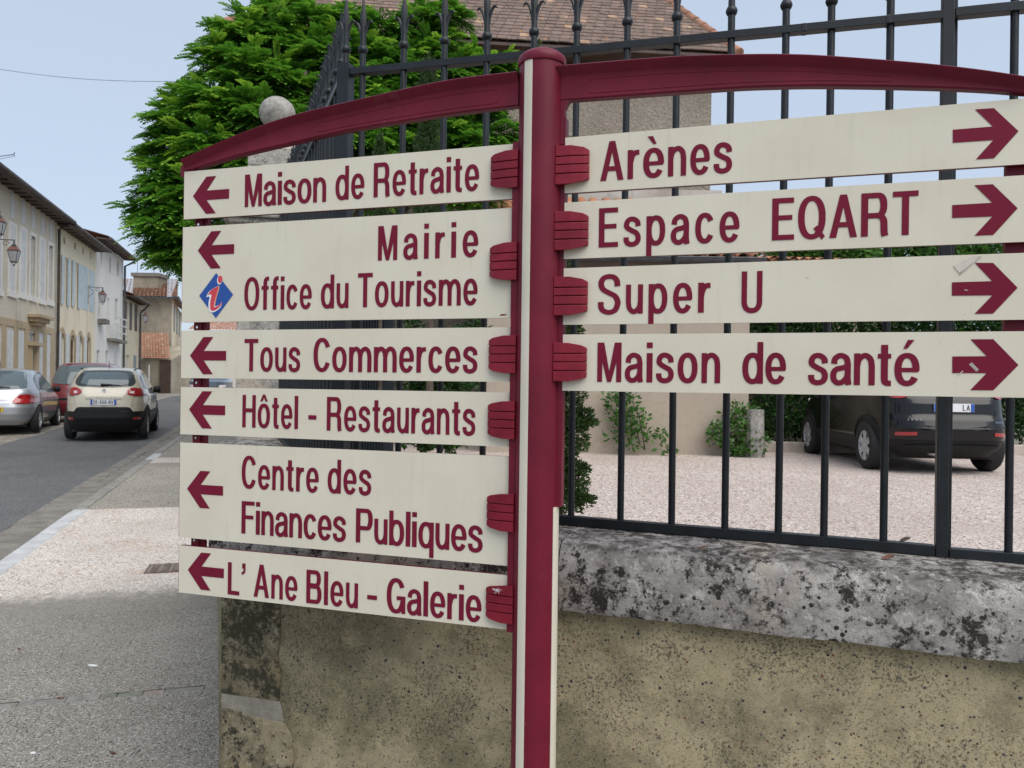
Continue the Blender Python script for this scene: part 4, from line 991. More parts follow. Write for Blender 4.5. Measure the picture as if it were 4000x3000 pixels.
zs_ = fpx(100, 1275, LF)[1]; m = MB(); sbox(m, s00, sAB-.3, LF-.03, LF-.002, zs_-.1, zs_+.14)
for u in (12, 60, 102, 142, 174, 203): a = fpx(u, 1350, LF)[0]; sbox(m, a-.22, a+.22, LF-.028, LF-.003, gz(30), zs_-.101)
m.build('stone_band', M['stone_trim'], hA, world=True)
dp = MB(); dp.tube([SP3(sAB-.1, LF-.10, gz(34)), SP3(sAB-.1, LF-.10, zA-.25), SP3(sAB-.1, LF-.5, zA+.0)], .055, 8); dp.build('downpipe', M['rust_zinc'], hA, world=True, smooth=1)
zB = fpx(374, 985, LF)[1]
hB = house('cream_house', 'cream house with pale blue shutters and arched ground floor openings', 'fac_b', sAB, sBC, zB, LF, [
    O(248,255,927,954,k='slit'),O(290,297,948,974,k='slit'),O(322,327,966,995,k='slit'),O(353,357,986,1012,k='slit'),
    O(247,260,1003,1192,sh='lr',m='blue_wood'),O(289,302,1024,1202,sh='lr',m='blue_wood'),O(318,346,1041,1211,k='blind',m='blue_wood'),O(350,371,1058,1219,k='blind',m='blue_wood'),
    O(234,252,1300,None,k='arch',sh='lr',m='white_wood',sw=.5),O(275,292,1308,None,k='arch',fm='door_wood'),O(305,323,1312,None,k='arch',sh='lr',sw=.5),O(341,352,1316,None,k='arch',fm='door_wood')])
eaves(hB, sAB, sBC, zB, LF)
zC = fpx(490, 1022, LF)[1]
hC = house('white_house', 'white plastered house with a small slatted balcony', 'fac_c', sBC, sCD, zC, LF, [
    O(393,400,983,1050),O(427,435,1003,1068),O(457,466,1021,1082),
    O(384,396,1140,1243),O(420,427,1165,1320),O(450,461,1167,1256),O(378,390,1368,None,k='door'),O(413,423,1370,None,k='door'),O(446,458,1372,None,k='blind')])
eaves(hC, sBC, sCD+.3, zC, LF)
a, b = fpx(418, 1250, LF)[0], fpx(466, 1300, LF)[0]; m = MB(); zt = fpx(440, 1326, LF)[1]; sbox(m, a, b, LF-.4, LF, zt-.14, zt); m.build('balcony_slab', M['gutter'], hC, world=True)
for i in range(3): m = MB(); z = zt+.35+i*.38; sbox(m, a, b, LF-.4, LF-.36, z-.03, z+.03); m.build('balcony_rail', M['white_wood'], hC, world=True)
m = MB()
for s in (a, (a+b)/2, b-.04): sbox(m, s, s+.04, LF-.355, LF-.32, zt, zt+1.2)
m.build('balcony_post', M['white_wood'], hC, world=True)
a, b = fpx(381, 1250, LF)[0], fpx(398, 1250, LF)[0]; zt = fpx(390, 1247, LF)[1]; m = MB(); sbox(m, a, b, LF-.35, LF, zt-.22, zt); m.build('window_box', M['gutter'], hC, world=True)
dp = MB(); dp.tube([SP3(sCD-.1, LF-.1, gz(50)), SP3(sCD-.1, LF-.1, zC-.35), SP3(sCD+.1, LF-.55, zC-.05)], .06, 8); dp.build('downpipe', M['zinc'], hC, world=True, smooth=1)
zD = fpx(540, 1190, LF)[1]; zD0 = fpx(484, 1140, LF)[1]
hD = house('yellow_house', 'low yellowed house with brown shutters below an orange tiled roof', 'fac_d', sCD, sDE, zD, LF, [
    O(486,496,1178,1286,k='blind',m='brown_wood'),O(507,516,1183,1290,k='blind',m='brown_wood'),O(526,537,1189,1294,k='blind',m='brown_wood'),O(478.5,491,1386,None,k='door'),O(494,505,1387,None,k='door'),O(521,533,1388,None,k='blind',m='grey_wood')])
eaves(hD, sCD, sDE+.1, zD, LF, mat='canal_tile', rise=2.6)
dp = MB(); dp.tube([SP3(sDE-.1, LF-.1, gz(50)), SP3(sDE-.1, LF-.1, zD-.5), SP3(sDE-.1, LF-.55, zD)], .06, 8); dp.build('downpipe', M['zinc'], hD, world=True, smooth=1)
# stone house closing the view, standing forward of the others
YE = 55.0
eA = at(540, 1480, YE+1.2); eB = at(668, 1480, YE); zE = at(600, 1161, YE)[2]; zEg = .72
hE = empty('stone_gable_house', (eB.x, eB.y, zEg), 0, 'grey brown rubble stone house with hipped tile roof at the bend of the street', 'house', 'houses on the left side of the street')
m = MB(); m.poly([(eA.x-3, eA.y, zEg), (eB.x, eB.y, zEg), (eB.x, eB.y, zE), (eA.x-3, eA.y, zE)]); m.build('gable_wall', M['fac_e'], hE, world=True)
fB = at(706, 1500, YE+13); zF = zE
m = MB(); m.poly([(eB.x, eB.y, zEg), (fB.x, fB.y, zEg), (fB.x, fB.y, zF), (eB.x, eB.y, zF)]); m.build('street_wall', M['fac_b'], hE, world=True)
dE = (fB-eB).normalized(); nE = Vector((dE.y, -dE.x, 0)); nE = nE if nE.y < 0 else -nE
for k in range(3):
    for z0, z1 in ((2.0, 3.6), (5.2, 7.0), (8.0, 9.0)):
        q = eB+dE*(2.2+k*3.6); m = MB(); m.hexa([q+nE*.05+Vector((0,0,z0-q.z)), q+dE*1.1+nE*.05+Vector((0,0,z0-q.z)), q+dE*1.1-nE*.05+Vector((0,0,z0-q.z)), q-nE*.05+Vector((0,0,z0-q.z)), q+nE*.05+Vector((0,0,z1-q.z)), q+dE*1.1+nE*.05+Vector((0,0,z1-q.z)), q+dE*1.1-nE*.05+Vector((0,0,z1-q.z)), q-nE*.05+Vector((0,0,z1-q.z))])
        if z1 < zF: m.build('shutter', M['grey_wood'], hE, world=True)
def tiled(name, mat, h, O0, du, dv, nu, nv, kind='stuff', amp=None):
    """a canal-tile slope: nu tile columns along du, nv courses up dv, one mesh"""
    m = MB(); n = Vector(du).cross(Vector(dv)).normalized(); n = n if n.z > 0 else -n; a = (Vector(du).length/nu)
    amp = amp or a*.28
    for i in range(nu):
        for j in range(nv):
            p0 = O0+du*(i/nu)+dv*(j/nv); q = random.uniform(-.01, .01)
            R0 = []; R1 = []
            for k in range(5):
                f = k/4; hh = math.sin(PI*f)*amp
                R0.append(p0+du*(f*.94/nu)+n*(hh+.05+q)); R1.append(p0+du*((.06+f*.82)/nu)+dv*(1.12/nv)+n*(hh*.85+.01+q))
            m.grid([R0, R1])
    me = m.mesh(name, h.location if h else (0, 0, 0), smooth=1.2)
    ti = me.attributes.new('tint', 'FLOAT', 'FACE'); ti.data.foreach_set('value', np.repeat(rng.random(nu*nv), 4))
    o = link(name, me, M[mat], h); 
    if kind: o['kind'] = kind
    return o
p0 = at(556, 1158, YE-.4); p1 = at(694, 1163, YE-.6); p2 = at(600, 1105, YE+4)
tiled('roof_tiles', 'canal_far', hE, Vector((p0.x-2, p0.y, zE-.05)), Vector((p1.x-p0.x+2, p1.y-p0.y, 0)), Vector((-1.9, 4.5, 1.75)), 16, 12)
m = MB(); a0 = Vector((p1.x, p1.y, zE)); m.poly([a0, a0+Vector((-1.9, 4.5, 1.75)), fB+Vector((-1.9, 2, zF+1.3-fB.z)), fB+Vector((.5, 0, zF-.1-fB.z))]); m.build('roof_slope', M['canal_far'], hE, world=True)
m = MB(); m.tube([Vector((p0.x-2, p0.y-.1, zE-.08)), Vector((p1.x+.1, p1.y-.1, zE-.08)), Vector((fB.x+.4, fB.y, zF-.12))], .09, 8); m.build('gutter', M['zinc'], hE, world=True)
c0 = at(520, 1140, YE+1.5); c1 = at(617, 1140, YE+1.5); zt = at(560, 1066, YE+1.5)[2]; m = MB(); m.box((c0.x, c0.y, zE), (c1.x, c0.y+1.5, zt-.25)); ch = m.build('chimney', M['fac_e'], hE, world=True)
m = MB(); m.box((c0.x-.12, c0.y-.12, zt-.25), (c1.x+.12, c0.y+1.6, zt)); o = m.build('chimney_cap', M['gutter'], hE, world=True)
shd = empty('tiled_shed', at(606, 1500, YE-3.5), 0, 'lean-to shed with orange red canal tiles in front of the stone house', 'shed'); shd.location.z = .72
q0 = at(541, 1401, YE-4); q1 = at(667, 1404, YE-4.4); q2 = at(541, 1302, YE-.3); q3 = at(668, 1302, YE-.5)
tiled('roof_tiles', 'canal_tile', shd, q0, q1-q0, (q2-q0), 11, 14)
m = MB(); m.hexa([Vector((q0.x, q0.y+.2, .6)), Vector((q1.x-.1, q1.y+.2, .6)), Vector((q1.x-.1, YE-.2, .6)), Vector((q0.x, YE-.2, .6)), Vector((q0.x, q0.y+.2, q0.z-.1)), Vector((q1.x-.1, q1.y+.2, q0.z-.1)), Vector((q1.x-.1, YE-.2, q0.z+1.0)), Vector((q0.x, YE-.2, q0.z+1.0))]); m.build('shed_wall', M['fac_e'], shd, world=True)
dW = at(622, 1500, YE-4.25); m = MB(); m.box((dW.x, dW.y, .72), (dW.x+.7, dW.y+.1, 2.9)); m.build('door', M['brown_wood'], shd, world=True)
gp = at(583, 1400, 50); m = MB(); m.tube([(gp.x, gp.y, .7), (gp.x, gp.y, at(583, 1425, 50)[2])], .05, 8); m.build('white_pole', M['white_wood'], None, label='thin white pole standing before the tiled shed', cat='pole')
# right-hand house far down the street, its roof seen between two boards
g0 = at(735, 1290, 60); g1 = at(960, 1292, 58); rh = empty('far_red_roof_house', (g0.x, g0.y, .72), 0, 'far pale house with dark red tiled roof seen between the sign boards', 'house')
m = MB(); m.hexa([Vector((g0.x, g0.y+.5, .6)), Vector((g1.x, g1.y+.5, .6)), Vector((g1.x, g1.y+8, .6)), Vector((g0.x, g0.y+8, .6)), Vector((g0.x, g0.y+.5, g0.z)), Vector((g1.x, g1.y+.5, g0.z)), Vector((g1.x, g1.y+8, g0.z)), Vector((g0.x, g0.y+8, g0.z))]); m.build('wall', M['fac_c'], rh, world=True)
tiled('roof_tiles', 'canal_tile', rh, g0, g1-g0, Vector((0, 4, 1.7)), 18, 10)
bpx = at(800, 1520, 45); m = MB(); m.box((bpx.x, 45, .7), (bpx.x+.04, 45.04, 5.2))

# ================================================================ THE ROUGHCAST HOUSE WITH FLAT TILES
YR = 16.7
eR = at(2888, 208, YR); ang = math.radians(5.6); ed = Vector((-math.cos(ang), -math.sin(ang), 0))     # eave direction, towards the left and nearer
LEV = (eR-at(865, 100, 15.72)).length; zEv = eR.z
hn = Vector((-ed.y, ed.x, 0)); hn = hn if hn.y < 0 else -hn                                      # outwards, towards the viewer
hc = eR+ed*.45-hn*.40
big = empty('roughcast_house', (hc.x, hc.y, ZC), 0, 'two storey grey roughcast house with brown flat tile hip roof above the railing', 'house')
wl = LEV-.9
cs = [hc, hc+ed*wl, hc+ed*wl-hn*9, hc-hn*9]
m = MB(); m.hexa([Vector((p.x, p.y, ZC-.2)) for p in cs]+[Vector((p.x, p.y, zEv-.28)) for p in cs]); m.build('roughcast_wall', M['roughcast'], big, world=True)
m = MB(); m.hexa([eR-hn*.0+ed*.02+Vector((0,0,-.10)), eR+ed*(LEV-.02)+Vector((0,0,-.10)), eR+ed*(LEV-.02)-hn*.6+Vector((0,0,-.28)), eR+ed*.02-hn*.6+Vector((0,0,-.28)), eR+ed*.02+Vector((0,0,-.04)), eR+ed*(LEV-.02)+Vector((0,0,-.04)), eR+ed*(LEV-.02)-hn*.6+Vector((0,0,-.04)), eR+ed*.02-hn*.6+Vector((0,0,-.04))]); m.build('soffit', M['brown_wood'], big, world=True)
PIT = math.radians(42); up = -hn*math.cos(PIT)+Vector((0, 0, math.sin(PIT))); rn = hn*math.sin(PIT)+Vector((0, 0, math.cos(PIT)))
def rp(u, v):      # pixel onto the roof plane -> (along, up)
    p = hit(u, v, eR, rn)-eR; return p.dot(ed), p.dot(up)
ra = rp(2600, 0); rb = rp(1164, 14); kR = ra[0]/ra[1]; kL = (LEV-rb[0])/rb[1]
EXP = .215; TW = .215; NR = 21
hmax = NR*EXP
m = MB(); m.poly([eR, eR+ed*LEV, eR+ed*(LEV-kL*hmax)+up*hmax, eR+ed*(kR*hmax)+up*hmax]); m.v = [tuple(Vector(p)-rn*.03) for p in m.v]; m.build('roof_deck', M['brown_wood'], big, world=True)
m = MB(); b0 = eR+ed*(kR*hmax)+up*hmax; b1 = eR+ed*(LEV-kL*hmax)+up*hmax; c0 = eR-hn*9.8; c1 = eR+ed*LEV-hn*9.8
m.poly([eR-rn*.03, b0-rn*.03, c0]); m.poly([eR+ed*LEV-rn*.03, b1-rn*.03, c1]); m.poly([b0-rn*.03, b1-rn*.03, c1, c0]); m.build('roof_back', M['flat_tile'], big, world=True)
tms = []
for q in range(4):
    mm = MB(); a = .004*(q-1.5); mm.hexa([Vector((-TW/2+.004, -.0, -.004)), Vector((TW/2-.004, 0, -.004+a)), Vector((TW/2-.004, EXP*1.25, -.014)), Vector((-TW/2+.004, EXP*1.25, -.014)), Vector((-TW/2+.004, 0, .020)), Vector((TW/2-.004, 0, .020+a)), Vector((TW/2-.004, EXP*1.25, .004)), Vector((-TW/2+.004, EXP*1.25, .004))])
    me = mm.mesh('roof_tile'); me.materials.append(M['flat_tile']); tms.append(me)
B3 = Matrix((ed.to_tuple(), up.to_tuple(), rn.to_tuple())).transposed()
stv = MB(); stint = []; npart = 0
for r in range(NR):
    h_ = r*EXP; a0 = kR*h_+.05; a1 = LEV-kL*h_-.05; x = a0+TW*.5-(TW/2 if r % 2 else 0)
    x = a0 + ((r*.5) % 1)*TW
    while x < a1:
        cx = x; jit = random.uniform(-.004, .004)+.012*vn(cx*.6, r*.4); lift = .018+random.uniform(0, .004)
        pos = eR+ed*cx+up*(h_+jit)+rn*lift
        vis = 1.2 < cx < 5.3 and 0 <= r < 15
        if vis and npart < 296:
            o = bpy.data.objects.new('roof_tile', random.choice(tms)); COL.objects.link(o); o.parent = big; o.matrix_local = Matrix.Translation(pos-big.location) @ (B3 @ Matrix.Rotation(random.uniform(-.006, .006), 3, 'Z')).to_4x4(); npart += 1
        else:
            mt = random.choice(tms); bb = len(stv.v); tr = Matrix.Translation(pos) @ B3.to_4x4()
            stv.v += [tuple(tr @ v.co) for v in mt.vertices]; stv.f += [tuple(bb+i for i in p.vertices) for p in mt.polygons]; stint += [random.random()]*len(mt.polygons)
        x += TW
me = stv.mesh('roof_tiles', big.location, fix=False); ti = me.attributes.new('tint', 'FLOAT', 'FACE'); ti.data.foreach_set('value', stint); o = link('roof_tiles', me, M['flat_tile'], big); o['kind'] = 'stuff'
def ridge(a, b, n, r=.10):
    me = None
    for i in range(n):
        p = a.lerp(b, i/n); q = a.lerp(b, (i+1.12)/n); mm = MB(); mm.tube([p, q], [r*1.12, r*.92], 8); mm.build('ridge_tile', M['hip_tile'], big, world=True, smooth=.9)
ridge(eR, b0, 12); ridge(eR+ed*LEV, b1, 12)

# outbuilding: taupe wall, canal tiles, zinc gutter
YO = 13.3
w0 = at(1883, 1775, YO); w1 = at(2921, 1777, YO); zg = at(2500, 1036, YO)[2]
out = empty('outbuilding', ((w0.x+w1.x)/2, YO, ZC), 0, 'low taupe plastered outbuilding with curved clay roof tiles behind the court', 'outbuilding')
m = MB(); m.box((w0.x, YO, ZC-.2), (w1.x, YO+3.4, zg)); m.build('wall', M['fac_court'], out, world=True)
x = w0.x-.1; rt = Vector((0, 3.3, at(2300, 770, YO+3.3)[2]-zg-.12)); cw = .245
mm = MB(); n = 6
for j in (0, 1):
    mm.v += [(math.cos(PI*k/n)*(.118-.02*j), j*.42, math.sin(PI*k/n)*(.085-.012*j)) for k in range(n+1)]
    mm.v += [(math.cos(PI*k/n)*(.104-.02*j), j*.42, math.sin(PI*k/n)*(.071-.012*j)) for k in range(n+1)]
for k in range(n): mm.f += [(k, k+1, 2*n+2+k+1, 2*n+2+k), (n+1+k, 3*n+3+k, 3*n+4+k, n+2+k), (k, n+1+k, n+2+k, k+1)]
cme = mm.mesh('canal_tile', smooth=.9); cme.materials.append(M['canal_tile'])
rl = rt.length; pitch = math.atan2(rt.z, rt.y); npp = 0
ncol = int((w1.x-w0.x+.3)/cw)
for i in range(ncol):
    for j in range(9):
        o = bpy.data.objects.new('canal_tile', cme); COL.objects.link(o); o.parent = out
        p = Vector((w0.x+cw*(i+.4), YO-.22, zg+.12))+rt*(j*.36/rl)+Vector((random.uniform(-.01, .01), random.uniform(-.02, .02), .008*(j % 2)))
        o.location = p-out.location; o.rotation_euler = (pitch, 0, random.uniform(-.03, .03))
m = MB(); m.poly([Vector((w0.x-.1, YO-.2, zg+.09)), Vector((w1.x+.1, YO-.2, zg+.09)), Vector((w1.x+.1, YO-.2, zg+.09))+rt, Vector((w0.x-.1, YO-.2, zg+.09))+rt]); m.build('roof_bed', M['canal_far'], out, world=True)
m = MB(); gp_ = [(math.cos(a)*.075, math.sin(a)*.075) for a in np.linspace(PI, 2*PI, 8)]
m.grid([[Vector((xx, YO-.33+a, zg+.08+b)) for a, b in gp_] for xx in (w0.x-.2, w1.x+.15)]); m.tube([Vector((w0.x-.2, YO-.405, zg+.085)), Vector((w1.x+.15, YO-.405, zg+.085))], .012, 6); m.build('gutter', M['zinc'], out, world=True, smooth=1)
m = MB(); m.box((w0.x, YO-.12, zg-.12), (w1.x, YO-.005, zg+.06)); m.build('fascia', M['brown_wood'], out, world=True)
m = MB(); xw0 = at(2255, 760, YO+3.35).x; z0 = at(2500, 800, YO+3.3)[2]; 
m.box((at(1900, 780, YR-.2).x, hc.y-1.0, ZC), (at(2803, 780, YR-.3).x, hc.y-.85, at(2500, 742, YR-.6)[2])); m.build('limewashed_band', M['fac_white'], out, world=True)
# boundary wall with tile coping, right of the outbuilding
bw = empty('garden_wall', (at(3200, 1700, 17).x, 17, ZC), 0, 'garden wall with a lichened tile coping right of the outbuilding roof', 'wall')
a = at(2925, 1012, 15.2); b = at(3560, 1030, 17.5)
m = MB(); m.hexa([Vector((a.x, a.y, ZC)), Vector((b.x, b.y, ZC)), Vector((b.x, b.y+.35, ZC)), Vector((a.x, a.y+.35, ZC)), a+Vector((0, 0, -.1)), b+Vector((0, 0, -.1)), b+Vector((0, .35, -.1)), a+Vector((0, .35, -.1))]); m.build('wall_face', M['fac_e'], bw, world=True)
tiled('coping_tiles', 'canal_far', bw, a+Vector((0, -.12, -.1)), b-a, Vector((0, .3, .12)), 18, 2, kind=None)
for i in range(12):
    p = a.lerp(b, i/12)+Vector((0, .17, .03)); q = a.lerp(b, (i+1.1)/12)+Vector((0, .17, .03)); m = MB(); m.tube([p, q], [.075, .06], 8); m.build('coping_tile', M['canal_tile'], bw, world=True, smooth=1)
# kerb and stone block at the court's far edge
ck = at(2925, 1771, 14.0); m = MB(); m.box((ck.x, 14.0, ZC-.1), (16, 14.14, at(3000, 1726, 14)[2])); o = m.build('court_kerb', plain('pinkish_concrete_kerb', (.42, .36, .31), .9, var=.2, vs=2, bump=.003), None, label='long pinkish concrete kerb along the foot of the dark hedge', cat='kerb', bevel=.02)
sb = at(2950, 1765, 13.0); m = MB(); wd = .16; zt = at(2950, 1600, 13)[2]
rows = []
for z in np.linspace(ZC-.05, zt, 8): rows.append([(sb.x+math.cos(a)*wd*(.9+.15*vn(a*2, z*4)), sb.y+math.sin(a)*.14, z) for a in np.linspace(0, 2*PI, 9)])
m.grid(rows); m.poly(rows[-1][:-1]); m.build('standing_stone', M['pillar'], None, label='upright weathered stone block beside the right-hand jasmine bush', cat='stone', smooth=.6)

# ball-topped gate pillar and the open ribbed gate leaf
YP_ = 9.3
pc = at(1080, 1500, YP_); pil = empty('gate_pillar', (pc.x-.03, YP_, gz(9.6)), TH, 'tall weathered stone gate pillar topped by a stone ball', 'gate pillar')
def ploc(v): return at(1050, v, YP_-.35)[2]-pil.location.z
m = MB(); m.box((-.40, -.40, -.2), (.40, .40, ploc(905))); m.build('shaft', M['pillar'], pil, bevel=.02)
m = MB(); z = ploc(905); zc1 = ploc(852)
for i, (r, za, zb2) in enumerate(((.44, z, z+.06), (.50, z+.06, z+.12), (.56, z+.12, zc1+.10))): m.box((-r, -r, za+.001*i), (r, r, zb2))
m.build('cornice', M['pillar'], pil, bevel=.015)
m = MB(); z1 = zc1+.102; z2 = ploc(648); z3 = ploc(575)
m.hexa([Vector((x*.44, y*.44, z1)) for x, y in ((-1,-1),(1,-1),(1,1),(-1,1))]+[Vector((x*.31, y*.31, z2)) for x, y in ((-1,-1),(1,-1),(1,1),(-1,1))]); m.hexa([Vector((x*.31, y*.31, z2+.001)) for x, y in ((-1,-1),(1,-1),(1,1),(-1,1))]+[Vector((x*.31, y*.31, z3)) for x, y in ((-1,-1),(1,-1),(1,1),(-1,1))]); m.hexa([Vector((x*.31, y*.31, z3+.001)) for x, y in ((-1,-1),(1,-1),(1,1),(-1,1))]+[Vector((x*.2, y*.2, z3+.10)) for x, y in ((-1,-1),(1,-1),(1,1),(-1,1))])
m.build('cap_block', M['pillar'], pil, bevel=.012)
zb0 = ploc(452); zb1 = ploc(370); m = MB(); rb = .205
m.lathe([(.14, z3+.05), (.125, zb0-.05), (.13, zb0-.03)]+[(rb*math.sin(a), zb0+.14-rb*.95*math.cos(a)) for a in np.linspace(.65, 2.7, 14)]+[(.004, zb0+.14+rb*.95)], 24)
m.build('stone_ball', M['pillar'], pil, smooth=.9)
ga = at(1215, 1500, 8.0); gb = at(1536, 1500, 7.6)
gate = empty('open_gate', (ga.x, ga.y, gz(8)+.25), math.atan2(gb.y-ga.y, gb.x-ga.x), 'dark ribbed metal gate leaf standing open behind the railing', 'gate')
GL = (gb-ga).length; GH = at(1400, 845, 7.7)[2]-gate.location.z
m = MB(); m.box((0, -.02, .0), (.06, .02, GH)); m.box((GL-.06, -.02, 0), (GL, .02, GH)); m.box((.06, -.02, GH-.05), (GL-.06, .02, GH)); m.box((.06, -.02, 0), (GL-.06, .02, .06)); m.build('gate_frame', M['iron'], gate)
m = MB(); m.box((.06, .0, .06), (GL-.06, .006, GH-.25)); m.build('gate_sheet', M['iron'], gate)
n = int((GL-.14)/.032)
rb_ = MB(); rb_.box((0, -.012, .06), (.014, 0, GH-.25)); rme = rb_.mesh('gate_rib'); rme.materials.append(M['iron'])
for i in range(n): o = bpy.data.objects.new('gate_rib', rme); COL.objects.link(o); o.parent = gate; o.location = (.07+i*.032, 0, 0)
for i in range(9):
    m = MB(); x = .12+i*(GL-.2)/8.; m.tube([(x, -.01, GH-.25), (x, -.01, GH-.06)], .008, 6); m.tube([(x+.05*math.cos(a), -.01, GH-.15+.05*math.sin(a)) for a in np.linspace(0, 5.2, 14)], .006, 5); m.build('gate_scroll', M['iron'], gate, smooth=1)
# ================================================================ CARS (x right, y forward, z up, origin on the ground at mid length)
class Body:
    def __init__(s, rows, n=5.0):
        r = np.array(rows, float); s.z = r[:, 0]; s.yr = r[:, 1]; s.w = r[:, 2]; s.yf = r[:, 3]; s.n = n
    def p(s, z):
        g = lambda a: float(np.interp(z, s.z, a)); return g(s.yr), g(s.w), g(s.yf)
    def rear(s, x, z):
        yr, w, yf = s.p(z); c, a = (yr+yf)/2, (yf-yr)/2; return c-a*max(0., 1-abs(x/w)**s.n)**(1/s.n)
    def front(s, x, z):
        yr, w, yf = s.p(z); c, a = (yr+yf)/2, (yf-yr)/2; return c+a*max(0., 1-abs(x/w)**s.n)**(1/s.n)
    def side(s, y, z):
        yr, w, yf = s.p(z); c, a = (yr+yf)/2, (yf-yr)/2; return w*max(0., 1-abs((y-c)/a)**s.n)**(1/s.n)
    def ring(s, z, k=96, sc=1.0, off=0):
        yr, w, yf = s.p(z); c, a = (yr+yf)/2, (yf-yr)/2; o = []
        for i in range(k):
            t = 2*PI*i/k; cx, sy = math.cos(t), math.sin(t)
            o.append(((w*sc+off)*math.copysign(abs(cx)**(2/s.n), cx), c+(a*1.0+off)*math.copysign(abs(sy)**(2/s.n), sy), z))
        return o
    def loft(s, z0, z1, dz=.02, off=0, cap=True):
        zs = sorted({round(z, 4) for z in list(np.arange(z0, z1, dz))+[z1]+[z for z in s.z if z0 < z < z1]})
        R = [s.ring(z, off=off) for z in zs]; m = MB(); m.grid([r+[r[0]] for r in R])
        if cap: m.poly(R[0]); m.poly(R[-1])
        return m
    def patch(s, face, pts, off=.004, th=.006, n=12):
        """outline pts in (x,z) on the rear/front or (y,z) on a side, laid on the body surface"""
        m = MB(); P = [np.array(p, float) for p in pts]; c = sum(P)/len(P); out = []
        for a, b in zip(P, P[1:]+P[:1]):
            for k in range(4): out.append(a+(b-a)*k/4)
        rings = [[c+(p-c)*f for p in out] for f in np.linspace(1, .03, 11)]
        def put(q, o):
            if face == 'rear': return (q[0], s.rear(q[0], q[1])-o, q[1])
            if face == 'front': return (q[0], s.front(q[0], q[1])+o, q[1])
            sg = -1 if face == 'left' else 1; return (sg*(s.side(q[0], q[1])+o), q[0], q[1])
        m.grid([[put(q, off+th) for q in r]+[put(r[0], off+th)] for r in rings]); m.grid([[put(q, -.01) for q in rings[0]]+[put(rings[0][0], -.01)], [put(q, off+th) for q in rings[0]]+[put(rings[0][0], off+th)]])
        return m
def rnd(pts, n=3): return [tuple(p) for p in _cr([np.array(p, float) for p in pts+[pts[0]]], n)[:-1]]
def wheel(car, x, y, r, wd, spokes=5, mat='rim'):
    sg = 1 if x > 0 else -1
    T = Matrix.Translation((x, y, r)) @ Matrix.Rotation(PI/2*sg, 4, 'Y')
    m = MB(); m.lathe([(r*.62, wd*.12), (r*.66, wd*.46), (r*.80, wd*.5), (r*.93, wd*.44), (r, wd*.30), (r, -wd*.30), (r*.93, -wd*.44), (r*.8, -wd*.5), (r*.62, -wd*.46)], 32, T)
    wh = m.build('wheel', M['tyre'], car, smooth=.6)
    m = MB(); m.lathe([(r*.64, wd*.40), (r*.60, wd*.42), (r*.58, wd*.25), (r*.57, wd*.05)], 28, T, cap=False); 
    for k in range(spokes):
        a = 2*PI*k/spokes; S_ = T @ Matrix.Rotation(a, 4, 'Z')
        for o_ in (-.16, .16):
            m.hexa([S_ @ Vector(p) for p in ((.02, -.03*1+o_*.05, wd*.28), (r*.6, o_*r*.55-.014, wd*.34), (r*.6, o_*r*.55+.018, wd*.34), (.02, .03+o_*.05, wd*.28), (.02, -.03+o_*.05, wd*.36), (r*.6, o_*r*.55-.014, wd*.40), (r*.6, o_*r*.55+.018, wd*.40), (.02, .03+o_*.05, wd*.36))])
    m.lathe([(.05, wd*.3), (.045, wd*.40), (.0, wd*.41)], 12, T); m.build('rim', M[mat], wh, smooth=.5)
    m = MB(); m.lathe([(r*.58, wd*.06), (.0, wd*.06)], 24, T); m.build('brake_disc', M['black_plastic'], wh)
def arch(B, car, y, r, mat='black_plastic', rr=1.17, both=True):
    for f in ('left', 'right'):
        pts = [(y+r*rr*math.cos(a), max(.17, r+r*rr*math.sin(a))) for a in np.linspace(-.35, PI+.35, 18)]
        B.patch(f, pts, .002, .003).build('wheel_arch', M['dark_room'], car)
        if mat:
            m = MB(); sg = -1 if f == 'left' else 1; A = []; 
            for a in np.linspace(-.2, PI+.2, 18):
                q0 = (y+r*rr*math.cos(a), r+r*rr*math.sin(a)); q1 = (y+r*(rr+.16)*math.cos(a), r+r*(rr+.16)*math.sin(a))
                A.append([(sg*(B.side(*q0)+.006), *q0), (sg*(B.side(*q0)+.022), *q0), (sg*(B.side(*q1)+.012), *q1), (sg*(B.side(*q1)-.01), *q1)])
            m.grid(A); m.build('arch_trim', M[mat], car, smooth=1)
def plate(B, car, x0, x1, z0, z1, text, mat='plate_white', blue=True, pre=0.012, zz=None):
    y = min(B.rear(x0, (z0+z1)/2), B.rear(x1, (z0+z1)/2), B.rear(0, z0), B.rear(0, z1))-pre
    m = MB(); m.box((x0, y-.006, z0), (x1, y, z1)); p = m.build('number_plate', M[mat], car)
    yy = y-.0068
    if blue:
        for a, b in ((x0+.002, x0+.045), (x1-.045, x1-.002)): m = MB(); m.box((a, yy-.001, z0+.002), (b, yy+.0005, z1-.002)); m.build('plate_band', M['plate_blue'], p)
    H = (z1-z0)*.68
    for t, a, b in text:
        m = MB(); word(m, t, x0+(x1-x0)*a, x0+(x1-x0)*b, z0+(z1-z0-H)/2, H, yy-.001); m.build('plate_number', M['ink'], p, fix=False)
    return y
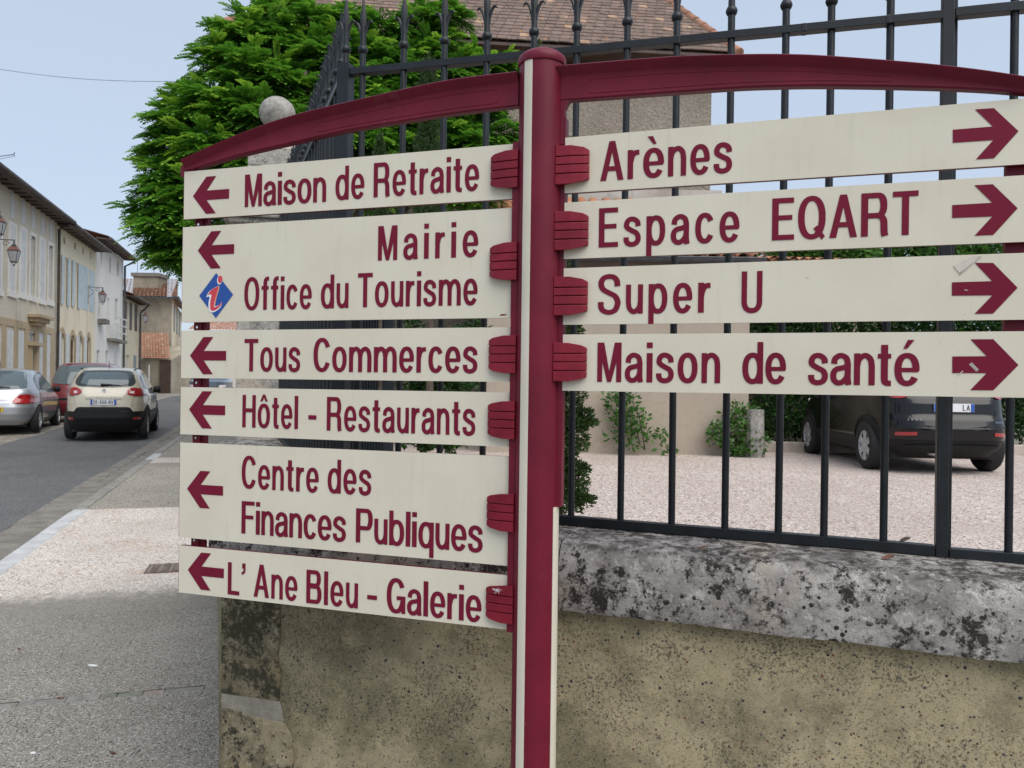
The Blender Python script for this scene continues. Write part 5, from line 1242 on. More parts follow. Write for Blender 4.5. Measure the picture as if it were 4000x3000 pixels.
# extra glyphs for number plates and badges
_g0 = glyph
def glyph(ch):
    G = lambda *l: list(l)
    if ch == 'D': return G(_st(PX,0,1), _strip([np.array((.05,1-PY))]+_arc(.30,.5,.26-PX+.02,.5-PY,90,-90,16)+[np.array((.05,PY))])), .56
    if ch == 'N': return G(_st(PX,0,1), _st(.56-PX,0,1), [[(.02,1),(.16,1),(.54,0),(.40,0)]]), .56
    if ch == 'V': return G([[(0,1),(.15,1),(.36,0),(.22,0)]], [[(.58,1),(.43,1),(.22,0),(.36,0)]]), .58
    if ch == '6': return G(_ring(.26,.31,.26-PX,.31-PY), _strip(_cr([(.46,.78),(.42,.90),(.29,.945),(.14,.86),(.075,.6),(.075,.33)]))), .52
    if ch == '0': return _g0('O')
    if ch == '3': return G(_strip(_cr([(.07,.77),(.12,.91),(.26,.945),(.42,.87),(.43,.68),(.34,.55),(.22,.53)])), _strip(_cr([(.22,.53),(.38,.50),(.47,.36),(.46,.17),(.34,.055),(.18,.055),(.06,.13),(.05,.25)]))), .54
    if ch == '2': return G(_strip(_cr([(.075,.70),(.10,.86),(.25,.945),(.42,.87),(.45,.70),(.36,.50),(.18,.28),(.09,.12)])), _bar(.02,.53,.062,.062)), .53
    if ch == 'J': return G(_strip([np.array((.40,1.)),np.array((.40,.25))]+_cr([(.40,.24),(.36,.10),(.24,.045),(.11,.10),(.075,.28)])[1:])), .48
    if ch == 'K': return G(_st(PX,0,1), [[(.12,.42),(.40,1),(.57,1),(.12,.62)]][0:1], [[(.18,.55),(.30,.62),(.58,0),(.41,0)]]), .58
    if ch == ' ': return [], .2
    return _g0(ch)
def seam(B, car, pts, face='rear'):
    m = MB(); P = []
    for x, z in pts:
        if face == 'rear': P.append((x, B.rear(x, z)-.0005, z))
        else: sg = -1 if face == 'left' else 1; P.append((sg*(B.side(x, z)+.0005), x, z))
    m.tube(P, .004, 5); m.build('panel_gap', M['dark_room'], car)
def car(name, label, loc, rz, cat='car', group=None): return empty(name, loc, rz, label, cat, group)

# ---- ivory crossover driving away
c = car('ivory_crossover', 'ivory crossover car with black bumper driving away up the street', W(19.5+1.1, 3.68, -.034), TH+.06, group='cars in the street'); c.scale = (.91, 1, 1)
B = Body([(.22,-1.88,.76,1.9),(.34,-1.99,.83,2.0),(.48,-2.045,.878,2.04),(.66,-2.035,.888,2.04),(.80,-2.02,.888,2.0),(.94,-1.99,.878,1.93),(1.0,-1.965,.868,1.35),(1.06,-1.93,.85,1.05),(1.15,-1.88,.815,.93),(1.3,-1.77,.745,.66),(1.42,-1.63,.69,.43),(1.5,-1.48,.64,.25),(1.545,-1.30,.58,.08),(1.565,-1.05,.46,-.1),(1.572,-.8,.25,-.3)])
B.loft(.62, 1.572).build('body', M['p_cream'], c, smooth=.7); b = B.loft(.22, .62, off=.006); b.build('bumper', M['black_plastic'], c, smooth=.7)
B.patch('rear', [(-.62,.618),(.62,.618),(.56,.70),(.5,.715),(-.5,.715),(-.56,.70)], .004, .008).build('bumper_top', M['black_plastic'], c)
gl = B.patch('rear', rnd([(-.50,1.485),(0,1.50),(.50,1.485),(.60,1.36),(.64,1.24),(.56,1.16),(.3,1.135),(0,1.13),(-.3,1.135),(-.56,1.16),(-.64,1.24),(-.60,1.36)]), .002, .004); rw = gl.build('rear_window', M['car_glass'], c, smooth=1)
B.patch('rear', rnd([(-.42,1.44),(0,1.455),(.42,1.44),(.49,1.30),(.47,1.20),(0,1.165),(-.47,1.20),(-.49,1.30)]), .017, .003).build('clear_glass', M['car_glass2'], rw, smooth=1)
m = MB(); m.tube([(x, B.rear(x, 1.18+.02*math.sin(x*6))-.03, 1.175+.012*math.cos(x*5)) for x in np.linspace(-.08, .34, 8)], [.028,.026,.022,.018,.014,.012,.01,.008], 6); m.build('wiper', M['black_plastic'], c, smooth=1)
for sg in (-1, 1):
    t = B.patch('rear', rnd([(sg*.80,1.10),(sg*.62,1.13),(sg*.50,1.085),(sg*.47,1.03),(sg*.55,.975),(sg*.72,.945),(sg*.82,.96)]), .004, .016).build('tail_light', M['tail_red'], c, smooth=1)
    B.patch('rear', [(sg*.64,1.06),(sg*.56,1.05),(sg*.555,1.01),(sg*.635,1.0)], .021, .004).build('reversing_lamp', M['tail_clear'], t)
    B.patch('rear', [(sg*.78,.44),(sg*.62,.44),(sg*.62,.49),(sg*.79,.50)], .012, .006).build('reflector', M['tail_red'], c)
    x = sg*.93; m = MB(); m.lathe([(.06,-.09),(.085,-.05),(.085,.05),(.06,.09)], 10, Matrix.Translation((x, .55, 1.07)) @ Matrix.Rotation(PI/2, 4, 'Y') @ Matrix.Diagonal((1, 1.2, 1, 1))); m.box((min(x, sg*.8), .53, 1.0), (max(x, sg*.8), .6, 1.04)); m.build('wing_mirror', M['black_plastic'], c, smooth=.8)
plate(B, c, -.27, .27, .76, .875, (('DE-666-NV', .11, .89),))
B.patch('rear', [(-.38,.89),(.38,.89),(.33,.955),(-.33,.955)], .006, .012).build('handle_trim', M['p_cream'], c)
m = MB(); word(m, 'CAPTUR', -.26, .26, .905, .035, B.rear(0,.92)-.032); m.build('badge_lettering', M['chrome'], c, fix=False)
m = MB(); y = B.rear(0, 1.05)-.006
for s_ in (-1, 1): m.hexa([(0, y-.01, 1.0), (s_*.045, y-.006, 1.055), (s_*.022, y-.006, 1.055), (0, y-.008, 1.028), (0, y-.022, 1.0), (s_*.045, y-.015, 1.055), (s_*.022, y-.015, 1.055), (0, y-.02, 1.028)]); m.hexa([(0, y-.01, 1.11), (s_*.045, y-.006, 1.055), (s_*.022, y-.006, 1.055), (0, y-.008, 1.082), (0, y-.022, 1.11), (s_*.045, y-.015, 1.055), (s_*.022, y-.015, 1.055), (0, y-.02, 1.082)])
m.build('diamond_badge', M['chrome'], c)
seam(B, c, [(-.74,1.12),(-.66,.95),(-.60,.86),(-.60,.72)]); seam(B, c, [(.74,1.12),(.66,.95),(.60,.86),(.60,.72)]); seam(B, c, [(-.60,.735),(0,.73),(.60,.735)])
for f in ('left', 'right'):
    B.patch(f, rnd([(-1.45,1.12),(-1.30,1.38),(-.6,1.46),(.1,1.43),(.62,1.13),(-.4,1.09)]), .010, .004).build('side_window', M['car_glass'], c, smooth=1)
    seam(B, c, [(-.5,1.08),(-.55,.9),(-.6,.4)], f); seam(B, c, [(.55,1.05),(.6,.8),(.6,.4)], f)
m = MB(); m.tube([(0, -1.15, 1.565), (0, -1.28, 1.72)], [.008, .004], 6); m.build('aerial', M['black_plastic'], c)
for sg in (-1, 1):
    m = MB(); m.tube([(sg*.58, y, 1.50+.045*math.cos((y+.7)*1.6)) for y in np.linspace(-1.35, .1, 8)], .014, 6); m.build('roof_rail', M['black_plastic'], c, smooth=1)
    for y in (-1.30, 1.28): wheel(c, sg*.79, y, .325, .215)
arch(B, c, -1.30, .325); arch(B, c, 1.28, .325)
m = MB(); m.box((-.7, -1.7, .17), (.7, 1.7, .24)); m.build('underbody', M['dark_room'], c)

# ---- silver hatchback parked at the left edge
c = car('silver_hatchback', 'silver hatchback with yellow number plate parked at the left kerb', W(20.7+1.7, 6.38, -.034), TH+.085, group='cars in the street')
B = Body([(.20,-1.92,.74,1.9),(.32,-2.05,.82,2.05),(.45,-2.10,.865,2.1),(.60,-2.10,.876,2.1),(.72,-2.07,.876,2.05),(.80,-2.0,.872,1.9),(.93,-1.95,.86,1.35),(1.0,-1.90,.84,1.15),(1.1,-1.82,.79,1.0),(1.25,-1.66,.715,.7),(1.37,-1.48,.66,.45),(1.45,-1.30,.60,.2),(1.49,-1.08,.48,0),(1.505,-.8,.25,-.2)])
B.loft(.20, 1.505).build('body', M['p_silver'], c, smooth=.7)
gl = B.patch('rear', rnd([(-.52,1.42),(0,1.435),(.52,1.42),(.62,1.25),(.66,1.10),(.60,1.03),(0,1.0),(-.60,1.03),(-.66,1.10),(-.62,1.25)]), .002, .004); rw = gl.build('rear_window', M['car_glass2'], c, smooth=1)
m = MB(); m.tube([(x, B.rear(x, 1.06)-.03, 1.06+.01*math.cos(x*5)) for x in np.linspace(-.1, .36, 8)], [.026,.024,.022,.018,.014,.012,.01,.008], 6); m.build('wiper', M['black_plastic'], c, smooth=1)
for sg in (-1, 1):
    B.patch('rear', rnd([(sg*.83,.88),(sg*.66,.90),(sg*.52,.86),(sg*.44,.72),(sg*.60,.69),(sg*.82,.70),(sg*.855,.78)]), .004, .016).build('tail_light', M['tail_red'], c, smooth=1)
    for y in (-1.32, 1.29): wheel(c, sg*.785, y, .315, .2, 8)
    x = sg*.92; m = MB(); m.lathe([(.05,-.08),(.075,-.05),(.075,.05),(.05,.08)], 10, Matrix.Translation((x, .6, 1.0)) @ Matrix.Rotation(PI/2, 4, 'Y')); m.box((min(x, sg*.78), .58, .94), (max(x, sg*.78), .64, .97)); m.build('wing_mirror', M['black_plastic'], c, smooth=.8)
plate(B, c, -.28, .28, .50, .61, (('0', .30, .39), ('MP', .47, .66), ('32', .75, .93)), 'plate_yellow', False)
m = MB(); m.tube([(0, B.rear(0,.86)-.012, .84), (.03, B.rear(0,.86)-.012, .87), (.01, B.rear(0,.86)-.012, .92), (-.02, B.rear(0,.86)-.012, .90)], .009, 6); m.build('badge', M['chrome'], c)
B.patch('rear', rnd([(-.07,.79),(.07,.79),(.07,.82),(-.07,.82)]), .006, .01).build('boot_handle', M['chrome'], c)
seam(B, c, [(-.70,.98),(-.55,.80),(-.50,.66),(.50,.66),(.55,.80),(.70,.98)])
for f in ('left', 'right'):
    B.patch(f, rnd([(-1.35,1.02),(-1.15,1.28),(-.5,1.40),(.1,1.38),(.72,1.04),(-.3,1.0)]), .010, .004).build('side_window', M['car_glass'], c, smooth=1)
    seam(B, c, [(-.35,1.0),(-.4,.8),(-.45,.35)], f); seam(B, c, [(.65,1.0),(.7,.7),(.7,.35)], f)
m = MB(); m.tube([(0, -1.0, 1.495), (.0, -1.15, 1.72)], [.008, .004], 6); m.build('aerial', M['black_plastic'], c)
arch(B, c, -1.32, .315, None, 1.12); arch(B, c, 1.29, .315, None, 1.12)
m = MB(); m.box((-.66, -1.75, .15), (.66, 1.7, .22)); m.build('underbody', M['dark_room'], c)

# ---- dark red car parked beyond it
c = car('red_small_van', 'dark red car parked between the silver car and the ivory one', W(26.6, 5.33, -.034), TH+.01, group='cars in the street')
B = Body([(.20,-1.95,.76,1.9),(.32,-2.05,.84,2.0),(.50,-2.08,.87,2.05),(.75,-2.05,.88,2.0),(.95,-1.99,.875,1.75),(1.05,-1.95,.86,1.35),(1.2,-1.86,.82,1.05),(1.4,-1.72,.75,.75),(1.55,-1.58,.70,.5),(1.62,-1.42,.62,.3),(1.65,-1.2,.5,.1),(1.665,-.9,.3,-.1)])
B.loft(.20, 1.665).build('body', M['p_red'], c, smooth=.7)
B.patch('rear', rnd([(-.60,1.56),(0,1.58),(.60,1.56),(.68,1.35),(.71,1.15),(.64,1.06),(0,1.03),(-.64,1.06),(-.71,1.15),(-.68,1.35)]), .010, .004).build('rear_window', M['car_glass2'], c, smooth=1)
B.patch('rear', [(-.45,1.08),(-.35,1.08),(-.35,1.13),(-.45,1.13)], .008, .002).build('window_sticker', M['white_print'], c)
for sg in (-1, 1):
    B.patch('rear', rnd([(sg*.83,1.0),(sg*.74,1.0),(sg*.72,.72),(sg*.84,.72)]), .004, .014).build('tail_light', M['tail_red'], c)
    for y in (-1.3, 1.3): wheel(c, sg*.79, y, .31, .2, 7)
B.patch('rear', [(-.7,.60),(.7,.60),(.7,.66),(-.7,.66)], .004, .018).build('bumper_strip', M['black_plastic'], c)
plate(B, c, -.27, .27, .46, .57, (), 'plate_yellow', False, .03)
for f in ('left', 'right'): B.patch(f, rnd([(-1.5,1.08),(-1.35,1.48),(-.5,1.56),(.2,1.52),(.85,1.12)]), .010, .004).build('side_window', M['car_glass'], c, smooth=1)
arch(B, c, -1.3, .31, None, 1.12); arch(B, c, 1.3, .31, None, 1.12)
m = MB(); m.box((-.66, -1.75, .15), (.66, 1.7, .22)); m.build('underbody', M['dark_room'], c)

# ---- black crossover in the court
XL, YRA = 5.03, 11.35; HD = math.radians(-3)
fw = Vector((-math.sin(HD), math.cos(HD), 0)); rt_ = Vector((math.cos(HD), math.sin(HD), 0))
cc = Vector((XL, YRA, ZC))+rt_*.885+fw*1.265
c = car('black_crossover', 'glossy black crossover car with alloy wheels parked on the court behind the railing', cc, HD)
B = Body([(.24,-1.86,.76,1.9),(.36,-2.0,.83,2.0),(.48,-2.06,.87,2.04),(.62,-2.065,.882,2.05),(.74,-2.03,.882,2.0),(.80,-1.985,.882,1.95),(.95,-1.96,.875,1.8),(1.02,-1.93,.865,1.3),(1.12,-1.86,.83,1.0),(1.3,-1.68,.745,.66),(1.42,-1.50,.69,.43),(1.5,-1.30,.64,.25),(1.545,-1.10,.58,.08),(1.57,-.85,.40,-.1)])
B.loft(.46, 1.57).build('body', M['p_black'], c, smooth=.7); B.loft(.24, .46, off=.004).build('bumper', M['black_plastic'], c, smooth=.7)
B.patch('rear', rnd([(-.52,1.46),(0,1.475),(.52,1.46),(.62,1.25),(.60,1.14),(0,1.10),(-.60,1.14),(-.62,1.25)]), .010, .004).build('rear_window', M['car_glass'], c, smooth=1)
B.patch('rear', [(-.78,.60),(.78,.60),(.72,.66),(-.72,.66)], -.002, .022).build('bumper_step', M['p_black'], c)
B.patch('rear', rnd([(-.5,.30),(.5,.30),(.62,.36),(.5,.40),(-.5,.40),(-.62,.36)]), .006, .02).build('diffuser', M['black_plastic'], c, smooth=1)
for sg in (-1, 1):
    B.patch('rear', rnd([(sg*.84,1.20),(sg*.66,1.21),(sg*.56,1.12),(sg*.58,1.04),(sg*.70,1.02),(sg*.84,1.09)]), .004, .018).build('tail_light', M['tail_red'], c, smooth=1)
    B.patch('rear', [(sg*.72,.565),(sg*.50,.575),(sg*.50,.53),(sg*.72,.515)], .004, .008).build('reflector', M['tail_red'], c)
    for y in (-1.265, 1.265): wheel(c, sg*.80, y, .335, .215, 6)
    m = MB(); m.tube([(sg*.93, .5, 1.05), (sg*1.0, .48, 1.07)], [.09, .08], 10); m.box((min(sg*.93, sg*.8), .5, 1.0), (max(sg*.93, sg*.8), .56, 1.04)); m.build('wing_mirror', M['p_black'], c, smooth=.8)
plate(B, c, -.26, .26, .845, .955, (('CT', .11, .29), ('LA', .71, .89)))
def blab(t, x0, x1, z, H):
    m = MB(); y = min(B.rear(x0, z), B.rear(x1, z), B.rear(0, z))-.006 if abs(x0) < .3 else min(B.rear(x0, z), B.rear(x1, z))-.012
    word(m, t, x0, x1, z, H, y); m.build('badge_lettering', M['chrome'], c, fix=False)
blab('JUKE', -.62, -.44, .725, .032)
B.patch('rear', [(.52,.70),(.64,.70),(.64,.725),(.52,.725)], .004, .004).build('badge', M['p_blue'], c)
m = MB(); m.tube([(-.30, -1.6, .30), (-.26, -1.95, .285), (-.22, -2.03, .28)], .034, 12, cap=False); m.build('exhaust_pipe', M['chrome'], c, smooth=1)
seam(B, c, [(-.70,1.05),(-.58,.86),(-.50,.69),(.50,.69),(.58,.86),(.70,1.05)])
for f in ('left', 'right'):
    B.patch(f, rnd([(-1.45,1.10),(-1.2,1.34),(-.6,1.43),(.1,1.41),(.62,1.12),(-.4,1.08)]), .010, .004).build('side_window', M['car_glass'], c, smooth=1)
    seam(B, c, [(-.5,1.08),(-.52,.8),(-.6,.36)], f); seam(B, c, [(.5,1.05),(.55,.8),(.55,.36)], f); seam(B, c, [(-1.0,.36),(0,.33),(1.0,.36)], f)
B.patch('left', rnd([(1.45,.93),(1.49,.96),(1.53,.93),(1.49,.90)]), .004, .01).build('side_repeater', M['tail_clear'], c, smooth=1)
arch(B, c, -1.265, .335, 'black_plastic', 1.16); arch(B, c, 1.265, .335, 'black_plastic', 1.16)
m = MB(); m.box((-.68, -1.72, .2), (.68, 1.7, .28)); m.build('underbody', M['dark_room'], c)

# ---- far car facing the viewer, its windscreen seen between two boards
p = at(826, 1560, 38); c = car('oncoming_dark_car', 'dark car facing the viewer far off, windscreen seen between the sign boards', (p.x, 38, gz(40)), PI+.25, group='cars in the street')
B = Body([(.20,-1.9,.76,1.9),(.5,-2.0,.86,2.02),(.85,-1.95,.87,1.95),(.95,-1.9,.86,1.3),(1.05,-1.85,.84,1.05),(1.3,-1.6,.74,.55),(1.42,-1.4,.66,.3),(1.5,-1.1,.4,0)])
B.loft(.2, 1.5).build('body', M['p_blue'], c, smooth=.7)
B.patch('front', rnd([(-.56,1.40),(0,1.42),(.56,1.40),(.66,1.12),(.70,1.0),(0,.985),(-.70,1.0),(-.66,1.12)]), .003, .004).build('windscreen', M['car_glass2'], c, smooth=1)
for sg in (-1, 1):
    B.patch('front', rnd([(sg*.8,.72),(sg*.55,.70),(sg*.55,.60),(sg*.8,.62)]), .003, .012).build('headlight', M['tail_clear'], c)
    for y in (-1.25, 1.25): wheel(c, sg*.78, y, .31, .2)

# ================================================================ STREET LANTERNS ON WALL BRACKETS
def lantern(label, u, v, L, scale=1.0, arm=1.5):
    """hung so that the lantern's middle stands where the photograph shows it"""
    # place on a line parallel to the houses, L metres left
    s, z = fpx(u, v, L); o = SP3(s, L, z)
    e = empty('street_lantern', o, TH, label, 'street lamp', 'bracketed street lanterns on the house fronts')
    m = MB(); m.hexa([(-.10,-.10,-.28),(.10,-.10,-.28),(.10,.10,-.28),(-.10,.10,-.28),(-.18,-.18,.16),(.18,-.18,.16),(.18,.18,.16),(-.18,.18,.16)]); gl_ = m.build('lantern_glass', M['lampglass'], e)
    m = MB()
    for a, b in ((-1,-1),(1,-1),(1,1),(-1,1)): m.tube([(a*.10, b*.10, -.29), (a*.185, b*.185, .17)], .014, 4)
    for z_, r in ((.165, .185), (-.285, .105)):
        for (a, b), (c_2, d) in zip(((-1,-1),(1,-1),(1,1),(-1,1)), ((1,-1),(1,1),(-1,1),(-1,-1))): m.tube([(a*r, b*r, z_), (c_2*r, d*r, z_)], .014, 4)
    m.tube([(-.1, 0, -.29), (0, 0, -.42), (.1, 0, -.29)], .014, 5); m.lathe([(.03,-.44),(.03,-.38)], 6); m.build('lantern_frame', M['iron'], e)
    m = MB(); m.hexa([(-.20,-.20,.175),(.20,-.20,.175),(.20,.20,.175),(-.20,.20,.175),(-.12,-.12,.33),(.12,-.12,.33),(.12,.12,.33),(-.12,.12,.33)]); m.build('lantern_roof', M['coppery'], e)
    m = MB(); m.lathe([(.09,.33),(.10,.38),(.06,.43),(.03,.47),(.03,.62)], 10); m.build('lantern_crown', M['zinc'], e, smooth=.8)
    m = MB(); m.tube([(0, 0, .60), (-arm, 0, .60)], .018, 5); m.tube([(-arm, 0, .75), (-arm, 0, -.45)], .02, 5)
    m.tube([(-arm+.05+.28*math.sin(t)*(1-t/9), 0, .55-.16*t) for t in np.linspace(0, 5, 16)], .012, 5); m.tube([(-.30+.13*math.cos(t)*(1-t/9), 0, .44+.13*math.sin(t)*(1-t/9)) for t in np.linspace(0, 6.5, 18)], .012, 5); m.build('scroll_bracket', M['iron'], e, smooth=1)
    e.scale = (scale,)*3; return e
M['lampglass'] = plain('frosted_lamp_glass', (.42, .43, .46), .25, var=.05); M['coppery'] = plain('copper_lamp_roof', (.20, .09, .07), .5, var=.2)
lantern('black wall lantern on a scroll bracket, second from the left edge of the photo', 55, 996, 7.65, .74, .85)
lantern('black wall lantern cut by the left edge of the photo', -2, 886, 7.65, .74, .85)
lantern('wall lantern before the white house with the balcony', 401, 1162, 7.7, .74, .8)
lantern('smallest wall lantern, hanging in front of the stone house', 569, 1242, 7.7, .76, .8)
# overhead wire and roof aerials
a = at(-60, 262, 16); b = at(760, 318, 14.5); m = MB(); m.tube([a.lerp(b, t)+Vector((0, 0, -.10*math.sin(PI*t))) for t in np.linspace(0, 1, 12)], .0045, 5); m.build('overhead_wire', M['zinc'], None, label='thin overhead wire crossing the sky into the tree', cat='wire')
def aerial(u, v0, v1, Y, lab, n=5, w_=.5):
    a = at(u, v1, Y); b = at(u, v0, Y); m = MB(); m.tube([a, b], .02, 5)
    for i in range(n): z = b.z-.1; x = (i-n/2)*.16; m.tube([(b.x+x, b.y, z-w_*.35), (b.x+x, b.y, z+w_*.35)], .009, 4)
    m.tube([(b.x-w_, b.y, b.z-.1), (b.x+w_, b.y, b.z-.1)], .012, 4); m.build('tv_aerial', M['zinc'], None, label=lab, cat='aerial', group='roof aerials')
aerial(537, 1000, 1072, YE+7, 'tall thin television aerial above the stone house chimney'); aerial(602, 1042, 1066, YE+7, 'short television aerial right of the chimney', 3, .4)
a = at(0, 618, 24); b = at(56, 603, 24); m = MB(); m.tube([a+Vector((-1, 0, -.1)), b], .012, 4); m.tube([b+Vector((0, 0, -.07)), b+Vector((0, 0, .07))], .012, 4); m.tube([a+Vector((-1, 0, -.22)), b+Vector((0, 0, -.06))], .007, 4); m.build('tv_aerial', M['zinc'], None, label='television aerial tip reaching in at the left edge of the sky', cat='aerial', group='roof aerials')

# ================================================================ PLANTS
def leaves_obj(name, V, N4, tint, mat, parent=None):
    """V: (n,4,3) quads"""
    n = len(V); me = bpy.data.meshes.new(name); me.vertices.add(n*4); me.vertices.foreach_set('co', V.reshape(-1).astype(np.float32))
    me.loops.add(n*4); me.loops.foreach_set('vertex_index', np.arange(n*4, dtype=np.int32)); me.polygons.add(n)
    me.polygons.foreach_set('loop_start', np.arange(0, n*4, 4, dtype=np.int32)); me.polygons.foreach_set('loop_total', np.full(n, 4, dtype=np.int32))
    me.update(); me.validate()
    at_ = me.attributes.new('tint', 'FLOAT', 'FACE'); at_.data.foreach_set('value', tint.astype(np.float32))
    return link(name, me, M[mat], parent)
def unit(a): return a/np.maximum(1e-9, np.linalg.norm(a, axis=-1, keepdims=True))
def fronds(P, D, L, tint, K=7, lw=.30, droop=.35, up=(0, 0, 1)):
    """pinnate leaves: base P, direction D, length L"""
    n = len(P); D = unit(D); U = np.array(up)[None]+rng.normal(0, .25, (n, 3)); S_ = unit(np.cross(D, U)); U = unit(np.cross(S_, D)); out = []; tt = []
    for k in range(K):
        t = (k+.6)/K
        c = P+D*(L*t)[:, None]; c[:, 2] -= droop*L*t*t
        for sg in (-1, 1):
            dr = unit(S_*sg+D*.45-np.array((0, 0, .35))[None]*rng.uniform(.2, 1.2, (n, 1))); ll = (L*lw*(1-.35*abs(t-.45)))[:, None]
            wv = unit(np.cross(dr, U))*ll*.33
            out.append(np.stack([c, c+dr*ll*.5+wv, c+dr*ll, c+dr*ll*.5-wv], 1)); tt.append(tint+rng.normal(0, .05, n))
    c = P+D*L[:, None]; c[:, 2] -= droop*L; dr = unit(D-np.array((0, 0, .6))[None]); ll = (L*lw)[:, None]; wv = unit(np.cross(dr, U))*ll*.33
    out.append(np.stack([c, c+dr*ll*.5+wv, c+dr*ll, c+dr*ll*.5-wv], 1)); tt.append(tint)
    return np.concatenate(out), np.concatenate(tt)
def blobs_world(lst):
    return [(np.array(at(u, v, Y)), r/F*Y) for u, v, r, Y in lst]
# -- the big locust tree
clumps = [(660,950,80,12.6),(615,830,80,12.4),(660,880,100,12.2),(665,700,100,12.6),(715,970,75,12.2),(600,720,55,12.5),(740,780,120,12.3),(690,600,90,12.8),(740,480,110,13),(675,530,60,12.9),(735,380,65,13.1),(850,420,120,12.8),
 (850,600,130,12.5),(850,240,80,13.3),(915,165,80,13.6),(960,300,130,13.2),(980,130,95,13.8),(1000,480,140,12.8),(980,650,130,12.5),(1090,160,100,13.9),(1080,60,60,14.2),(1100,330,120,13.5),(1150,520,120,13),(1200,100,90,14.2),(1240,230,110,13.9),
 (1260,400,120,13.5),(1350,80,80,14.5),(1380,220,110,14.2),(1400,350,110,14),(1330,540,120,13.4),(1500,120,90,14.6),(1520,260,110,14.3),(1480,420,130,14),(1520,580,130,13.6),(1640,90,85,14.8),(1650,220,90,14.6),(1640,360,110,14.3),(1660,520,130,14),
 (1740,70,70,15),(1730,160,70,14.9),(1780,290,100,14.6),(1800,430,110,14.3),(1810,580,120,14.1),(1900,270,80,14.8),(1920,380,90,14.6),(1960,250,45,14.8),(1950,520,100,14.4),(1150,700,120,13.2),(1000,800,120,12.8),(800,880,110,12.3),(1350,720,120,13.6),(1600,720,120,14),(1850,740,130,14.2),(715,1030,45,12.2),(670,990,45,12.4),(545,850,28,12.6),(575,800,40,12.6),(620,600,35,12.8),(1040,20,30,14.3),(1120,10,60,14.4)]
Bw = blobs_world(clumps)
Pl = []; Dl = []; Ll = []; Tl = []
for c0, r in Bw:
    n = int(210*(r/.45)**2)+30
    # drooping sprays that start inside and end on the upper outside of the clump, in flat layered fans
    ns = max(5, int(n/9))
    for _ in range(ns):
        d = unit(rng.normal(0, 1, 3)*np.array((1, 1, .75))+np.array((0, -.35, .25))); base = c0+d*r*rng.uniform(.35, .75)*np.array((1.05, 1, .85)); L_ = r*rng.uniform(.5, .9)
        hd = unit(d*np.array((1, 1, .35))+rng.normal(0, .25, 3)*np.array((1, 1, .4)))
        q = 10; top = rng.random() < .5
        for i in range(q):
            t = i/q; p = base+hd*L_*t; p[2] -= .30*L_*t*t
            ang_ = (1 if i % 2 else -1)*rng.uniform(.4, 1.0)*(1-t*.5); ca, sa = math.cos(ang_), math.sin(ang_)
            fd = np.array((hd[0]*ca-hd[1]*sa, hd[0]*sa+hd[1]*ca, hd[2]+rng.normal(0, .15)))
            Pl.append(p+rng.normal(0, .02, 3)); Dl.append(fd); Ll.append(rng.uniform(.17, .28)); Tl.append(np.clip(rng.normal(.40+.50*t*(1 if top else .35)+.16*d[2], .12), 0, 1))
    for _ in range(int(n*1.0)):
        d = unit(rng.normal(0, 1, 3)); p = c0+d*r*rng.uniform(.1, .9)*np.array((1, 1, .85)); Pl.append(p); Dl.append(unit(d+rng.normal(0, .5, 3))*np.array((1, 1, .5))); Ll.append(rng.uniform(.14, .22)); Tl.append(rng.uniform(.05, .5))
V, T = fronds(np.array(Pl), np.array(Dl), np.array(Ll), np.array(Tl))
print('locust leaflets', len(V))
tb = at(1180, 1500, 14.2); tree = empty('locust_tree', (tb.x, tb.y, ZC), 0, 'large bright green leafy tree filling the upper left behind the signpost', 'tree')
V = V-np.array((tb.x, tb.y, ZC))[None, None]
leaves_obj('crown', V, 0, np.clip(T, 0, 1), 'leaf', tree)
m = MB(); t0 = Vector((tb.x, tb.y, ZC-.1)); fork = t0+Vector((0, 0, 1.6)); m.tube([t0, t0+Vector((.05, 0, .8)), fork], [.24, .19, .16], 10)
for (c0, r) in Bw[::3]:
    c1 = Vector(c0); mid_ = fork.lerp(c1, .5)+Vector((0, 0, .35)); m.tube([fork, mid_, c1], [.07, .04, .012], 6)
m.build('trunk', M['bark'], tree, world=True, smooth=1)
def shrub(name, label, cat, els, n, size, mat, aspect=.35, trunk=None, group=None, upb=0, shell=.55, tmean=.45, base=None, dens_up=0):
    """els: ellipsoids (centre, radii)"""
    vol = np.array([e[1][0]*e[1][2]+e[1][0]*e[1][1] for e in els]); cnt = (n*vol/vol.sum()).astype(int)+1; C = []; D = []
    for (c0, rr), k in zip(els, cnt):
        d = unit(rng.normal(0, 1, (k, 3))); rad = rng.uniform(0, 1, (k, 1))**shell; wob = 1+.22*np.sin(d[:, :1]*7+c0[0]*9)*np.cos(d[:, 2:]*6+c0[2]*5)
        C.append(np.array(c0)+d*rad*wob*np.array(rr)); D.append(unit(d*np.array((1, 1, .6))+rng.normal(0, .5, (k, 3))+np.array((0, 0, upb))))
    C = np.concatenate(C); D = np.concatenate(D); k = len(C); L = size*rng.uniform(.6, 1.3, (k, 1)); U = unit(rng.normal(0, 1, (k, 3))); wv = unit(np.cross(D, U))*L*aspect
    q = np.stack([C, C+D*L*.5+wv, C+D*L, C+D*L*.5-wv], 1); t = np.clip(rng.normal(tmean, .22, k), 0, 1)
    b = base if base is not None else Vector((els[0][0][0], els[0][0][1], ZC))
    e = empty(name, b, 0, label, cat, group); leaves_obj('foliage', q-np.array(b)[None, None], 0, t, mat, e)
    if trunk:
        for pts, r0 in trunk:
            mm = MB(); mm.tube(pts, list(np.linspace(r0, r0*.35, len(pts))), 6); mm.build('stem', M['bark'], e, world=True, smooth=1)
    return e
